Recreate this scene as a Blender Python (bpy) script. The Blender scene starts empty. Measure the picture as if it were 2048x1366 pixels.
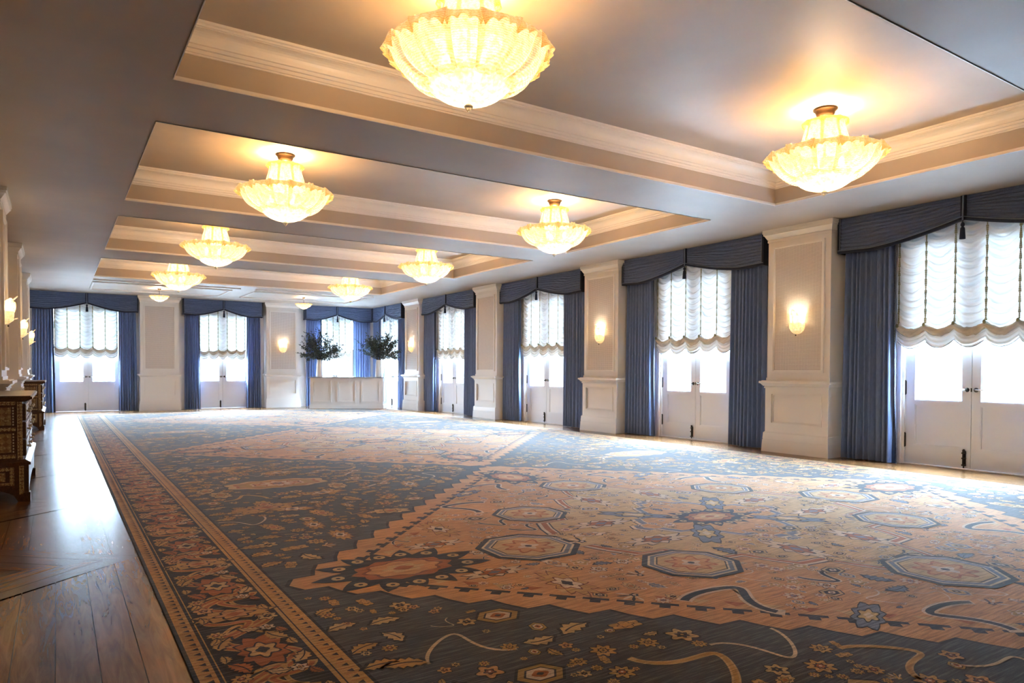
import bpy, math, random
import numpy as np
from mathutils import Matrix, Vector
PI = math.pi
C = bpy.context.scene.collection
SC = bpy.context.scene
rnd = random.Random(7)
RIGHT, FAR, LEFT, BACK = 10.10, 24.77, -0.95, -2.6      # inner wall faces
ZS, ZC = 3.583, 4.03                                    # soffit, coffer ceiling

# ------------------------------------------------------------------ materials
def mat(name, col=(.8, .8, .8), rough=.5, metal=0., sheen=0., spec=.5):
    m = bpy.data.materials.new(name); m.use_nodes = True
    b = m.node_tree.nodes['Principled BSDF']
    b.inputs['Base Color'].default_value = (*col, 1)
    b.inputs['Roughness'].default_value = rough
    b.inputs['Metallic'].default_value = metal
    b.inputs['Specular IOR Level'].default_value = spec
    if sheen:
        b.inputs['Sheen Weight'].default_value = sheen
        b.inputs['Sheen Roughness'].default_value = .4
    return m
class NT:
    """little helper to wire nodes"""
    def __init__(s, m): s.t = m.node_tree; s.n = s.t.nodes; s.b = s.n.get('Principled BSDF'); s.out = s.n['Material Output']
    def new(s, ty, **kw):
        nd = s.n.new(ty)
        for k, v in kw.items():
            if k in nd.inputs.keys() if isinstance(k, str) else False: nd.inputs[k].default_value = v
            else: setattr(nd, k, v)
        return nd
    def link(s, a, b): s.t.links.new(a, b)
    def coord(s, kind='Object', scale=(1, 1, 1), rot=(0, 0, 0)):
        tc = s.n.new('ShaderNodeTexCoord'); mp = s.n.new('ShaderNodeMapping')
        mp.inputs['Scale'].default_value = scale; mp.inputs['Rotation'].default_value = rot
        s.link(tc.outputs[kind], mp.inputs['Vector']); return mp.outputs['Vector']
    def noise(s, vec, scale, detail=3, rough=.5, dist=0):
        nd = s.n.new('ShaderNodeTexNoise'); nd.inputs['Scale'].default_value = scale
        nd.inputs['Detail'].default_value = detail; nd.inputs['Roughness'].default_value = rough
        nd.inputs['Distortion'].default_value = dist
        s.link(vec, nd.inputs['Vector']); return nd.outputs['Fac']
    def ramp(s, fac, stops):
        r = s.n.new('ShaderNodeValToRGB'); e = r.color_ramp.elements
        while len(e) < len(stops): e.new(.5)
        for el, (p, c) in zip(e, stops): el.position = p; el.color = (*c, 1) if len(c) == 3 else c
        s.link(fac, r.inputs['Fac']); return r.outputs['Color']
    def mix(s, fac, a, b, mode='MIX'):
        m = s.n.new('ShaderNodeMix'); m.data_type = 'RGBA'; m.blend_type = mode
        for sock, v in ((m.inputs[0], fac), (m.inputs[6], a), (m.inputs[7], b)):
            if hasattr(v, 'links') or hasattr(v, 'is_linked'): s.link(v, sock)
            else: sock.default_value = v if not isinstance(v, tuple) else (*v, 1)[:4]
        return m.outputs[2]
    def bump(s, h, strength=.3, dist=.01):
        b = s.n.new('ShaderNodeBump'); b.inputs['Strength'].default_value = strength; b.inputs['Distance'].default_value = dist
        s.link(h, b.inputs['Height'])
        if s.b: s.link(b.outputs['Normal'], s.b.inputs['Normal'])
        return b.outputs['Normal']

def paint(name, col, rough=.45, var=.04):
    m = mat(name, col, rough); t = NT(m); v = t.coord()
    f = t.noise(v, 1.3, 4)
    lo = tuple(c * (1 - var) for c in col); hi = tuple(min(1, c * (1 + var)) for c in col)
    t.link(t.ramp(f, [(.3, lo), (.7, hi)]), t.b.inputs['Base Color'])
    t.bump(t.noise(v, 90, 2), .04, .002)
    return m
M = {}
M['wall'] = paint('warm_white_paint', (.76, .73, .70))
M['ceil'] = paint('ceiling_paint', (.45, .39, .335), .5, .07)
M['taupe'] = paint('dark_taupe_paint', (.10, .085, .07))  # dark tone invented for the unseen back wall, cuts bounce near the camera
M['trim'] = paint('trim_paint', (.79, .765, .74), .38, .02)
M['door'] = paint('door_paint', (.71, .755, .85), .35, .02)
M['dark_metal'] = mat('dark_bronze', (.035, .03, .028), .35, .8)
M['chrome'] = mat('satin_nickel', (.55, .53, .5), .25, 1.)
M['brass'] = mat('aged_brass', (.055, .032, .015), .4, .8)

def fabric(name, col, weave=260, rough=.52, trans=.04, sheen=.35):
    m = mat(name, col, rough, 0, sheen, .35); t = NT(m); v = t.coord(scale=(1, 1, .05))
    f = t.noise(v, weave, 2)
    c1 = tuple(c * .8 for c in col); c2 = tuple(min(1, c * 1.2) for c in col)
    colr = t.ramp(f, [(.3, c1), (.7, c2)])
    t.link(colr, t.b.inputs['Base Color'])
    if trans:
        tr = t.n.new('ShaderNodeBsdfTranslucent'); t.link(colr, tr.inputs['Color'])
        mx = t.n.new('ShaderNodeMixShader'); mx.inputs[0].default_value = trans
        t.link(t.b.outputs[0], mx.inputs[1]); t.link(tr.outputs[0], mx.inputs[2]); t.link(mx.outputs[0], t.out.inputs[0])
    return m
M['curtain'] = fabric('blue_silk', (.145, .205, .38), sheen=.08)
M['valance'] = fabric('blue_silk_ruched', (.098, .134, .245), trans=0, sheen=.12)
M['navy'] = fabric('navy_braid', (.012, .018, .04), 400, .8, 0, .1)
M['piping'] = mat('grey_blue_piping', (.16, .20, .28), .6)

def sheer(name, col, trans, clear, amp=.1):
    m = mat(name, col, .8); t = NT(m); v = t.coord()
    f = t.noise(v, 7, 4)
    cc = t.ramp(f, [(.3, tuple(c * (1 - amp) for c in col)), (.7, col)])
    t.link(cc, t.b.inputs['Base Color'])
    tr = t.n.new('ShaderNodeBsdfTranslucent'); t.link(cc, tr.inputs['Color'])
    mx = t.n.new('ShaderNodeMixShader'); mx.inputs[0].default_value = trans
    t.link(t.b.outputs[0], mx.inputs[1]); t.link(tr.outputs[0], mx.inputs[2])
    tp = t.n.new('ShaderNodeBsdfTransparent')
    mx2 = t.n.new('ShaderNodeMixShader'); mx2.inputs[0].default_value = clear
    t.link(mx.outputs[0], mx2.inputs[1]); t.link(tp.outputs[0], mx2.inputs[2]); t.link(mx2.outputs[0], t.out.inputs[0])
    return m
M['shade'] = sheer('white_sheer_silk', (.86, .90, .90), .021, .0)
M['roll'] = sheer('gathered_sheer_silk', (.74, .69, .60), .006, .0, .3)
M['skirt'] = sheer('white_sheer_skirt', (.84, .87, .86), .007, .0)
M['cordtape'] = mat('olive_gold_tape', (.30, .29, .16), .7)
M['fringe'] = mat('grey_bead_fringe', (.18, .17, .16), .8)

# pane: clear glass
m = bpy.data.materials.new('clear_glass'); m.use_nodes = True; t = NT(m)
t.n.remove(t.b); t.b = None
tp = t.n.new('ShaderNodeBsdfTransparent'); tp.inputs[0].default_value = (.93, .97, .98, 1)
gl = t.n.new('ShaderNodeBsdfGlossy'); gl.inputs['Roughness'].default_value = .02
mx = t.n.new('ShaderNodeMixShader'); mx.inputs[0].default_value = .05
t.link(tp.outputs[0], mx.inputs[1]); t.link(gl.outputs[0], mx.inputs[2]); t.link(mx.outputs[0], t.out.inputs[0])
M['glass'] = m

def lampglass(name, glow, col=(1., .95, .82), amber=(.95, .62, .20), trans=.5, clear=.34, zig=True):
    """ribbed blown glass: amber pigment stored per vertex ('tint'), lit from the bulbs inside, faint own glow of the lit glass"""
    m = bpy.data.materials.new(name); m.use_nodes = True; t = NT(m)
    at = t.n.new('ShaderNodeAttribute'); at.attribute_name = 'tint'
    v = t.coord()
    nz = t.noise(v, 22, 4, .65)
    cc0 = t.mix(at.outputs['Fac'], col, amber)
    sp = t.ramp(nz, [(.38, (.86, .70, .40)), (.62, (1, 1, 1))])
    cc = t.mix(.8, cc0, sp, 'MULTIPLY')
    wv = t.n.new('ShaderNodeTexWave'); wv.wave_type = 'BANDS'; wv.bands_direction = 'Z'
    wv.inputs['Scale'].default_value = 26; wv.inputs['Distortion'].default_value = 3.5; wv.inputs['Detail'].default_value = 1; wv.inputs['Detail Scale'].default_value = 2.5
    t.link(v, wv.inputs['Vector'])
    if zig: cc = t.mix(.62, cc, t.ramp(wv.outputs['Fac'], [(.15, (.80, .66, .38)), (.6, (1, 1, 1))]), 'MULTIPLY')
    b = t.b; t.link(cc, b.inputs['Base Color']); b.inputs['Roughness'].default_value = .22
    t.link(cc, b.inputs['Emission Color']); b.inputs['Emission Strength'].default_value = glow
    bn = t.bump(wv.outputs['Fac'] if zig else nz, .55 if zig else .15, .006)
    tr = t.n.new('ShaderNodeBsdfTranslucent'); t.link(cc, tr.inputs['Color']); t.link(bn, tr.inputs['Normal'])
    mx = t.n.new('ShaderNodeMixShader'); mx.inputs[0].default_value = trans
    t.link(b.outputs[0], mx.inputs[1]); t.link(tr.outputs[0], mx.inputs[2])
    tp = t.n.new('ShaderNodeBsdfTransparent'); t.link(cc, tp.inputs[0])
    mx2 = t.n.new('ShaderNodeMixShader'); mx2.inputs[0].default_value = clear
    t.link(mx.outputs[0], mx2.inputs[1]); t.link(tp.outputs[0], mx2.inputs[2]); t.link(mx2.outputs[0], t.out.inputs[0])
    return m
M['leafglass'] = lampglass('amber_leaf_glass', .50, trans=.12, clear=.18)
M['dishglass'] = lampglass('ribbed_dish_glass', .66, trans=.08, clear=.12, zig=False)
M['sconceglass'] = lampglass('sconce_leaf_glass', .68, trans=.12, clear=.3)
M['finial'] = mat('clear_glass_finial', (.85, .80, .68), .08); M['finial'].node_tree.nodes['Principled BSDF'].inputs['Transmission Weight'].default_value = .5

def wood(name, dark, light, rough=.3, scale=1.0, attr=True):
    m = mat(name, light, rough, spec=.32); t = NT(m)
    if attr:
        uv = t.n.new('ShaderNodeUVMap'); uv.uv_map = 'UVMap'; vec = uv.outputs[0]
        mp = t.n.new('ShaderNodeMapping'); mp.inputs['Scale'].default_value = (14 * scale, 1.3 * scale, 1); t.link(vec, mp.inputs['Vector']); vec = mp.outputs[0]
    else: vec = t.coord(scale=(3, 30, 30))
    g = t.noise(vec, 1.6, 6, .62, 1.4)
    col = t.ramp(g, [(.28, dark), (.5, tuple((a + b) / 2 for a, b in zip(dark, light))), (.72, light)])
    if attr:
        at = t.n.new('ShaderNodeAttribute'); at.attribute_name = 'Col'
        col = t.mix(1., col, at.outputs['Color'], 'MULTIPLY')
    t.link(col, t.b.inputs['Base Color'])
    rr = t.ramp(t.noise(t.coord(), 3.5, 4), [(.3, (rough - .02,) * 3), (.7, (rough + .03,) * 3)])
    t.link(rr, t.b.inputs['Roughness'])
    t.bump(g, .05, .002)
    return m
M['floor'] = wood('oiled_oak_planks', (.080, .034, .012), (.235, .112, .042), .24)
M['chestwood'] = wood('dark_walnut', (.035, .014, .007), (.11, .05, .02), .3, 1, False)
def inlay(name, sc, c1, c2, c3):
    m = mat(name, c1, .3); t = NT(m); v = t.coord(scale=(sc, sc, sc), rot=(PI / 4, 0, 0))
    ck = t.n.new('ShaderNodeTexChecker'); ck.inputs['Scale'].default_value = 1; t.link(v, ck.inputs['Vector'])
    ck.inputs[1].default_value = (*c1, 1); ck.inputs[2].default_value = (*c2, 1)
    vo = t.n.new('ShaderNodeTexVoronoi'); vo.inputs['Scale'].default_value = 1.7; t.link(v, vo.inputs['Vector'])
    f = t.ramp(vo.outputs['Distance'], [(.25, (1, 1, 1)), (.4, (0, 0, 0))])
    t.link(t.mix(f, ck.outputs[0], c3), t.b.inputs['Base Color'])
    return m
M['band'] = inlay('bone_inlay_band', 42, (.40, .27, .12), (.16, .07, .025), (.55, .43, .25))
M['panel'] = inlay('bone_inlay_panel', 24, (.30, .19, .08), (.20, .105, .04), (.46, .33, .17))
M['pearl'] = mat('bone_dot', (.62, .54, .38), .25)
M['marble'] = paint('grey_marble', (.36, .37, .41), .2, .2)
M['counter'] = paint('counter_paint', (.70, .66, .63), .4, .02)
M['vase'] = mat('white_glazed_ceramic', (.80, .79, .77), .25)
M['leaf'] = mat('olive_leaf', (.035, .055, .030), .5)
t = NT(M['leaf']); t.link(t.ramp(t.noise(t.coord(), 14, 2), [(.3, (.012, .022, .014)), (.7, (.075, .10, .065))]), t.b.inputs['Base Color'])
M['stem'] = mat('olive_twig', (.05, .035, .02), .8)
M['ground'] = paint('bounce_damping_ground', (.05, .07, .04), .9)  # unseen ground, made dark to keep outside bounce off the far soffit
M['facade'] = paint('pale_stucco_darkened', (.0135, .0115, .0122), .8, .05)  # near-black colour stands in for shade, so the sky-lit wall clips less
M['facadewhite_darkened'] = mat('white_stone_darkened', (.020, .020, .020), .8)  # stone darkened along with the wall, shade put into its colour
M['extglass'] = mat('grey_blue_window_darkened', (.006, .008, .009), .6)  # panes darkened to match the facade under the strong sky
M['terrace'] = paint('pale_bounce_paving', (.80, .80, .80), .8)  # unseen near paving, made bright to bounce daylight onto the soffit
M['railing'] = mat('pale_iron_darkened', (.02, .023, .024), .6)  # iron painted near-black to hold down its brightness under the sky
# woven grasscloth / cane panel
m = mat('woven_cane', (.62, .57, .54), .6); t = NT(m)
bk = t.n.new('ShaderNodeTexBrick'); bk.offset = 0; bk.inputs['Scale'].default_value = 1
for k, v_ in (('Brick Width', .021), ('Row Height', .021), ('Mortar Size', .0045), ('Mortar Smooth', .3)): bk.inputs[k].default_value = v_
bk.inputs['Color1'].default_value = (.40, .35, .34, 1); bk.inputs['Color2'].default_value = (.47, .41, .39, 1); bk.inputs['Mortar'].default_value = (.76, .71, .67, 1)
tc = t.n.new('ShaderNodeUVMap'); tc.uv_map = 'UVMap'
t.link(tc.outputs[0], bk.inputs['Vector']); t.link(bk.outputs['Color'], t.b.inputs['Base Color']); t.bump(bk.outputs['Fac'], .5, .003)
M['cane'] = m
# carpet: colours are the woven pattern, stored per face; noise gives abrash and pile
m = mat('wool_pile', (.4, .3, .2), .9, 0, .22, .15); t = NT(m)
at = t.n.new('ShaderNodeAttribute'); at.attribute_name = 'Col'
v1 = t.coord(scale=(5, 75, 1)); f1 = t.noise(v1, 1, 2, .7)
v2 = t.coord(scale=(.5, 1.6, 1)); f2 = t.noise(v2, 1, 3)
f3 = t.noise(t.coord(), 240, 2)
g1 = t.ramp(f1, [(.36, (.62, .62, .65)), (.64, (1.25, 1.22, 1.18))])
g2 = t.ramp(f2, [(.3, (.84, .84, .87)), (.7, (1.12, 1.1, 1.06))])
g3 = t.ramp(f3, [(.3, (.78, .78, .78)), (.7, (1.18, 1.18, 1.18))])
c0 = t.mix(t.ramp(f1, [(.52, (0, 0, 0)), (.72, (.30, .30, .30))]), at.outputs['Color'], (.27, .255, .245)); c1 = t.mix(1., c0, g1, 'MULTIPLY'); c2 = t.mix(1., c1, g2, 'MULTIPLY'); c3 = t.mix(1., c2, g3, 'MULTIPLY')
t.link(c3, t.b.inputs['Base Color']); t.bump(f3, .3, .004)
M['carpet'] = m

# ------------------------------------------------------------------ mesh helper
class MB:
    def __init__(s): s.v = []; s.f = []; s.sm = []; s.uv = {}; s.tint = {}
    def add(s, vs, fs, smooth=False):
        o = len(s.v); s.v += [tuple(p) for p in vs]; s.f += [tuple(i + o for i in f) for f in fs]; s.sm += [smooth] * len(fs); return o
    def box(s, x0, x1, y0, y1, z0, z1):
        x0, x1 = sorted((x0, x1)); y0, y1 = sorted((y0, y1)); z0, z1 = sorted((z0, z1))
        s.add([(x0, y0, z0), (x1, y0, z0), (x1, y1, z0), (x0, y1, z0), (x0, y0, z1), (x1, y0, z1), (x1, y1, z1), (x0, y1, z1)],
              [(0, 3, 2, 1), (4, 5, 6, 7), (0, 1, 5, 4), (1, 2, 6, 5), (2, 3, 7, 6), (3, 0, 4, 7)]); return s
    def taper(s, x0, x1, y0, y1, z0, X0, X1, Y0, Y1, z1):
        s.add([(x0, y0, z0), (x1, y0, z0), (x1, y1, z0), (x0, y1, z0), (X0, Y0, z1), (X1, Y0, z1), (X1, Y1, z1), (X0, Y1, z1)],
              [(0, 3, 2, 1), (4, 5, 6, 7), (0, 1, 5, 4), (1, 2, 6, 5), (2, 3, 7, 6), (3, 0, 4, 7)]); return s
    def quad(s, a, b, c, d): s.add([a, b, c, d], [(0, 1, 2, 3)]); return s
    def grid(s, P, smooth=True, close=False, tint=None):
        """P: array (nu, nv, 3)"""
        nu, nv = P.shape[:2]; o = len(s.v)
        s.v += [tuple(p) for p in P.reshape(-1, 3).tolist()]
        for i in range(nu - (0 if close else 1)):
            i2 = (i + 1) % nu
            for j in range(nv - 1):
                s.f.append((o + i * nv + j, o + i2 * nv + j, o + i2 * nv + j + 1, o + i * nv + j + 1)); s.sm.append(smooth)
        if tint is not None:
            for k, tv in enumerate(np.asarray(tint).reshape(-1).tolist()): s.tint[o + k] = tv
        return s
    def lathe(s, prof, n=24, a0=0., a1=2 * PI, sx=1., sy=1., fn=None, tint=None):
        full = abs(a1 - a0 - 2 * PI) < 1e-6
        k = n if full else n + 1
        A = a0 + (a1 - a0) * np.arange(k) / n
        pr = np.array(prof, float); P = np.zeros((k, len(pr), 3))
        R = pr[None, :, 0] * np.ones((k, 1))
        if fn is not None: R = R * fn(A[:, None], pr[None, :, 1])
        P[..., 0] = R * np.cos(A)[:, None] * sx; P[..., 1] = R * np.sin(A)[:, None] * sy; P[..., 2] = pr[None, :, 1]
        tt = None if tint is None else np.ones((k, 1)) * np.array(tint)[None, :]
        return s.grid(P, True, full, tt)
    def tube(s, pts, r, n=8, cap=True):
        pts = [Vector(p) for p in pts]; k = len(pts); rs = r if isinstance(r, (list, tuple)) else [r] * k
        P = np.zeros((n, k, 3)); up = Vector((0, 0, 1))
        for i, p in enumerate(pts):
            d = (pts[min(i + 1, k - 1)] - pts[max(i - 1, 0)]).normalized()
            a = d.cross(up)
            if a.length < 1e-3: a = d.cross(Vector((1, 0, 0)))
            a.normalize(); b = a.cross(d)
            for j in range(n):
                q = p + (a * math.cos(2 * PI * j / n) + b * math.sin(2 * PI * j / n)) * rs[i]; P[j, i] = q
        o = len(s.v); s.grid(P, True, True)
        if cap and k > 1:
            s.f += [tuple(o + j * k for j in range(n)), tuple(o + j * k + k - 1 for j in reversed(range(n)))]; s.sm += [False, False]
        return s
    def frame(s, x0, x1, z0, z1, w, y0, y1):
        """rectangular molding in the xz plane"""
        s.box(x0, x1, y0, y1, z0, z0 + w); s.box(x0, x1, y0, y1, z1 - w, z1)
        s.box(x0, x0 + w, y0, y1, z0 + w, z1 - w); s.box(x1 - w, x1, y0, y1, z0 + w, z1 - w); return s
    def data(s, name):
        me = bpy.data.meshes.new(name); me.from_pydata(s.v, [], s.f)
        me.polygons.foreach_set('use_smooth', s.sm)
        if s.tint:
            a = me.attributes.new('tint', 'FLOAT', 'POINT'); a.data.foreach_set('value', [s.tint.get(i, 0.) for i in range(len(s.v))])
        me.update(); return me
def part(name, mb, m, parent=None, loc=None):
    me = mb.data(name) if isinstance(mb, MB) else mb
    if not me.materials: me.materials.append(M[m] if isinstance(m, str) else m)
    o = bpy.data.objects.new(name, me); C.objects.link(o)
    if parent: o.parent = parent
    if loc: o.location = loc
    return o
def tag(o, label=None, cat=None, group=None, kind=None):
    for k, v in (('label', label), ('category', cat), ('group', group), ('kind', kind)):
        if v: o[k] = v
    return o
def empty(name, loc=(0, 0, 0), rz=0, label=None, cat=None, group=None, kind=None):
    o = bpy.data.objects.new(name, None); C.objects.link(o); o.location = loc; o.rotation_euler = (0, 0, rz); o.empty_display_size = .1
    return tag(o, label, cat, group, kind)
def copy_tree(o, parent=None):
    c = o.copy(); C.objects.link(c)
    if parent: c.parent = parent
    for ch in list(o.children): copy_tree(ch, c)
    return c
def uv_xz(me, u=0, v=2):
    l = me.uv_layers.new(name='UVMap'); co = np.zeros(len(me.vertices) * 3); me.vertices.foreach_get('co', co); co = co.reshape(-1, 3)
    li = np.zeros(len(me.loops), int); me.loops.foreach_get('vertex_index', li)
    l.data.foreach_set('uv', co[li][:, [u, v]].reshape(-1)); return me
R90 = PI / 2

# ------------------------------------------------------------------ camera
yaw, pitch, roll = (math.radians(a) for a in (33.160435, -1.31022496, 0.21020087))
F = Vector((math.sin(yaw), math.cos(yaw), 0)); Rv = Vector((math.cos(yaw), -math.sin(yaw), 0)); U = Vector((0, 0, 1))
F2 = F * math.cos(pitch) + U * math.sin(pitch); U2 = U * math.cos(pitch) - F * math.sin(pitch)
R3 = Rv * math.cos(roll) + U2 * math.sin(roll); U3 = U2 * math.cos(roll) - Rv * math.sin(roll)
cam = bpy.data.cameras.new('camera'); co = bpy.data.objects.new('camera', cam); C.objects.link(co)
mw = Matrix.Identity(4)
for i in range(3): mw[i][0], mw[i][1], mw[i][2] = R3[i], U3[i], -F2[i]
mw[2][3] = 1.30; co.matrix_world = mw
cam.sensor_width = 36; cam.lens = 1391.672 / 2048 * 36; cam.shift_x = .00078; cam.shift_y = .04391; cam.clip_start = .05; cam.clip_end = 200
SC.camera = co

# ------------------------------------------------------------------ openings
DR = [4.37, 9.12, 13.90, 18.66, 23.28]            # door centres along the right wall (Y)
DF = [.80, 4.66, 8.52]                            # door centres along the far wall (X)
PR = [1.95, 6.69, 11.41, 16.14, 20.84]            # pilasters, right wall
PF = [2.73, 6.54]                                 # pilasters, far wall
PL = [1.95, 6.69, 11.41, 16.14, 20.84]            # pilasters, left wall
OH, OW = 3.30, .91                                # opening height, half width
def wall_with_openings(a0, a1, centres, lo, hi, along, name):
    mb = MB(); cuts = sorted(centres); x = a0
    def seg(p, q, z0, z1):
        if along == 'y': mb.box(lo, hi, p, q, z0, z1)
        else: mb.box(p, q, lo, hi, z0, z1)
    for c in cuts:
        seg(x, c - OW, 0, ZS); seg(c - OW, c + OW, OH, ZS); x = c + OW
    seg(x, a1, 0, ZS)
    return tag(part(name, mb, 'wall'), kind='structure')
wall_right = wall_with_openings(BACK, FAR + .3, DR, RIGHT, RIGHT + .3, 'y', 'wall_right')
wall_far = wall_with_openings(LEFT, RIGHT, DF, FAR, FAR + .3, 'x', 'wall_far')
wall_left = tag(part('wall_left', MB().box(LEFT - .3, LEFT, BACK, FAR + .3, 0, ZS), 'wall'), kind='structure')
wall_back = tag(part('wall_back', MB().box(LEFT, RIGHT, BACK - .3, BACK, 0, ZS), 'taupe'), kind='structure')

# chair rails and baseboards between the openings
def strip_segments(a0, a1, centres):
    x = a0; out = []
    for c in sorted(centres): out.append((x, c - 1.10)); x = c + 1.10
    out.append((x, a1)); return [s for s in out if s[1] > s[0]]
def runs(mb, segs, prof, axis):
    for p, q in segs:
        for n0, z0, z1 in prof:
            if axis == 'R': mb.box(RIGHT - n0, RIGHT, p, q, z0, z1)
            elif axis == 'F': mb.box(p, q, FAR - n0, FAR, z0, z1)
            elif axis == 'L': mb.box(LEFT, LEFT + n0, p, q, z0, z1)
            else: mb.box(p, q, BACK, BACK + n0, z0, z1)
    return mb
RAIL = [(.022, 1.02, 1.06), (.04, 1.06, 1.12), (.06, 1.12, 1.155)]
BASE = [(.035, 0, .17), (.022, .17, .215)]
sR, sF = strip_segments(BACK, FAR, DR), strip_segments(LEFT, RIGHT, DF)
for nm, w, sg, ax in (('right', wall_right, sR, 'R'), ('far', wall_far, sF, 'F'), ('left', wall_left, [(BACK, FAR)], 'L'), ('back', wall_back, [(LEFT, RIGHT)], 'B')):
    part('chair_rail', runs(MB(), sg, RAIL, ax), 'trim', w)
    tag(part('baseboard_' + nm, runs(MB(), sg, BASE, ax), 'trim'), kind='structure')

# pilasters: local x along the wall, room side is -y
def pilaster_meshes(w=1.0):
    b = MB(); e = 0.0
    b.box(-.59 * w, .59 * w, -.45, e, 0, .028)
    b.taper(-.588 * w, .588 * w, -.447, e, .028, -.58 * w, .58 * w, -.44, e, .196); b.box(-.574 * w, .574 * w, -.43, e, .196, .206)
    b.taper(-.578 * w, .578 * w, -.438, e, .206, -.570 * w, .570 * w, -.430, e, .312); b.box(-.56 * w, .56 * w, -.415, e, .312, .325)
    x, z0, z1 = .44 * w, .465, .945                      # dado with a sunk panel
    b.box(-.555 * w, -x, -.405, e, .325, 1.05); b.box(x, .555 * w, -.405, e, .325, 1.05); b.box(-x, x, -.405, e, .325, z0); b.box(-x, x, -.405, e, z1, 1.05); b.box(-x, x, -.378, e, z0, z1)
    base = b.data('pilaster_base')
    b = MB().frame(-x - .012, x + .012, z0 - .012, z1 + .012, .022, -.418, -.40).frame(-x + .012, x - .012, z0 + .012, z1 - .012, .016, -.395, -.378)
    pm = b.data('dado_molding')
    b = MB(); b.box(-.57 * w, .57 * w, -.42, e, 1.03, 1.055); b.box(-.562 * w, .562 * w, -.412, e, 1.055, 1.066); b.taper(-.575 * w, .575 * w, -.43, e, 1.066, -.612 * w, .612 * w, -.47, e, 1.11); b.box(-.625 * w, .625 * w, -.485, e, 1.11, 1.145); b.box(-.60 * w, .60 * w, -.45, e, 1.145, 1.155)
    rail = b.data('chair_rail')
    b = MB(); b.box(-.548 * w, .548 * w, -.37, e, 1.155, 3.50); b.box(-.56 * w, .56 * w, -.382, e, 1.155, 1.20); tr = b.data('pilaster_shaft')
    b = MB().frame(-.455 * w, .455 * w, 1.28, 3.315, .030, -.402, -.37).frame(-.428 * w, .428 * w, 1.307, 3.288, .018, -.386, -.37); fr_ = b.data('panel_frame')
    b = MB().box(-.41 * w, .41 * w, -.374, -.36, 1.325, 3.27); pn = uv_xz(b.data('woven_panel'))
    b = MB(); b.box(-.558 * w, .558 * w, -.385, e, 3.385, 3.42); b.box(-.551 * w, .551 * w, -.373, e, 3.42, 3.43); b.taper(-.56 * w, .56 * w, -.385, e, 3.43, -.595 * w, .595 * w, -.43, e, 3.50); b.box(-.605 * w, .605 * w, -.44, e, 3.50, 3.53); b.box(-.615 * w, .615 * w, -.45, e, 3.53, ZS); cr = b.data('pilaster_crown')
    return (('pilaster_base', base, 'trim'), ('dado_molding', pm, 'trim'), ('chair_rail', rail, 'trim'), ('panel_frame', fr_, 'trim'), ('woven_panel', pn, 'cane'), ('pilaster_crown', cr, 'trim')), tr
PM, PSH = pilaster_meshes()
def pilaster(wall, loc, rz):
    s = part('pilaster', PSH, 'trim', wall, loc); s.rotation_euler = (0, 0, rz)
    for n, me, m_ in PM: part(n, me, m_, s)
for y in PR: pilaster(wall_right, (RIGHT, y, 0), -R90)
for x in PF: pilaster(wall_far, (x, FAR, 0), 0)
for y in PL: pilaster(wall_left, (LEFT, y, 0), R90)

# ------------------------------------------------------------------ ceiling with coffers
CX0, CX1 = .785, 8.30
COF = [(2.49, 6.08), (7.19, 10.75), (11.88, 15.35), (16.59, 19.97)]
mb = MB(); T = ZC + .3
mb.box(LEFT, CX0, BACK, FAR, ZS, T); mb.box(CX1, RIGHT, BACK, FAR, ZS, T)
y = BACK
for a, b in COF: mb.box(CX0, CX1, y, a, ZS, T); y = b
mb.box(CX0, CX1, y, FAR, ZS, T)
for a, b in COF: mb.box(CX0, CX1, a, b, ZC, T)
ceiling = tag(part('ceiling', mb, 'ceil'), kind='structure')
CP = [(.155, 0), (.155, .022), (.14, .026), (.14, .042), (.128, .046)] + [(.05 + .078 * (1 - math.sin(k / 6 * R90)), .05 + .085 * (1 - math.cos(k / 6 * R90))) for k in range(7)] + [(.05, .15), (.036, .153), (.036, .18), (.02, .183), (.02, .21), (.008, .213), (.008, .225), (0, .228)]
def ring(prof, x0, x1, y0, y1, ztop):
    """molding running round the inside of a rectangle; prof: (projection, drop)"""
    mb = MB(); P = []
    for d, z in prof: P.append([(x0 + d, y0 + d, ztop - z), (x1 - d, y0 + d, ztop - z), (x1 - d, y1 - d, ztop - z), (x0 + d, y1 - d, ztop - z)])
    P = np.array(P)                                   # (np, 4, 3)
    for i in range(4):
        j = (i + 1) % 4
        mb.grid(np.stack([P[:, i], P[:, j]], 0), False)
    return mb
for a, b in COF:
    part('crown_molding', ring(CP, CX0, CX1, a, b, ZC), 'trim', ceiling)
    part('edge_bead', ring([(0, .03), (.008, .03), (.012, .018), (.012, .008), (.008, -.004), (-.012, -.004), (-.012, 0)], CX0, CX1, a, b, ZS + .022), 'trim', ceiling)
def flat_frame(x0, x1, y0, y1, w=.05):
    mb = MB()
    for a, b, c, d in ((x0, x1, y0, y0 + w), (x0, x1, y1 - w, y1), (x0, x0 + w, y0 + w, y1 - w), (x1 - w, x1, y0 + w, y1 - w)):
        mb.box(a, b, c, d, ZS - .022, ZS); mb.box(a + .012, b - .012, c + .012, d - .012, ZS - .032, ZS - .022)
    return mb
part('ceiling_molding', flat_frame(.80, 4.24, 21.1, 23.1), 'trim', ceiling)
part('ceiling_molding', flat_frame(4.84, 8.30, 21.1, 23.05), 'trim', ceiling)
part('ceiling_molding', MB().box(.80, 4.36, 20.58, 20.62, ZS - .03, ZS), 'trim', ceiling)
part('ceiling_molding', MB().box(4.76, 8.30, 20.58, 20.62, ZS - .03, ZS), 'trim', ceiling)

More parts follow.
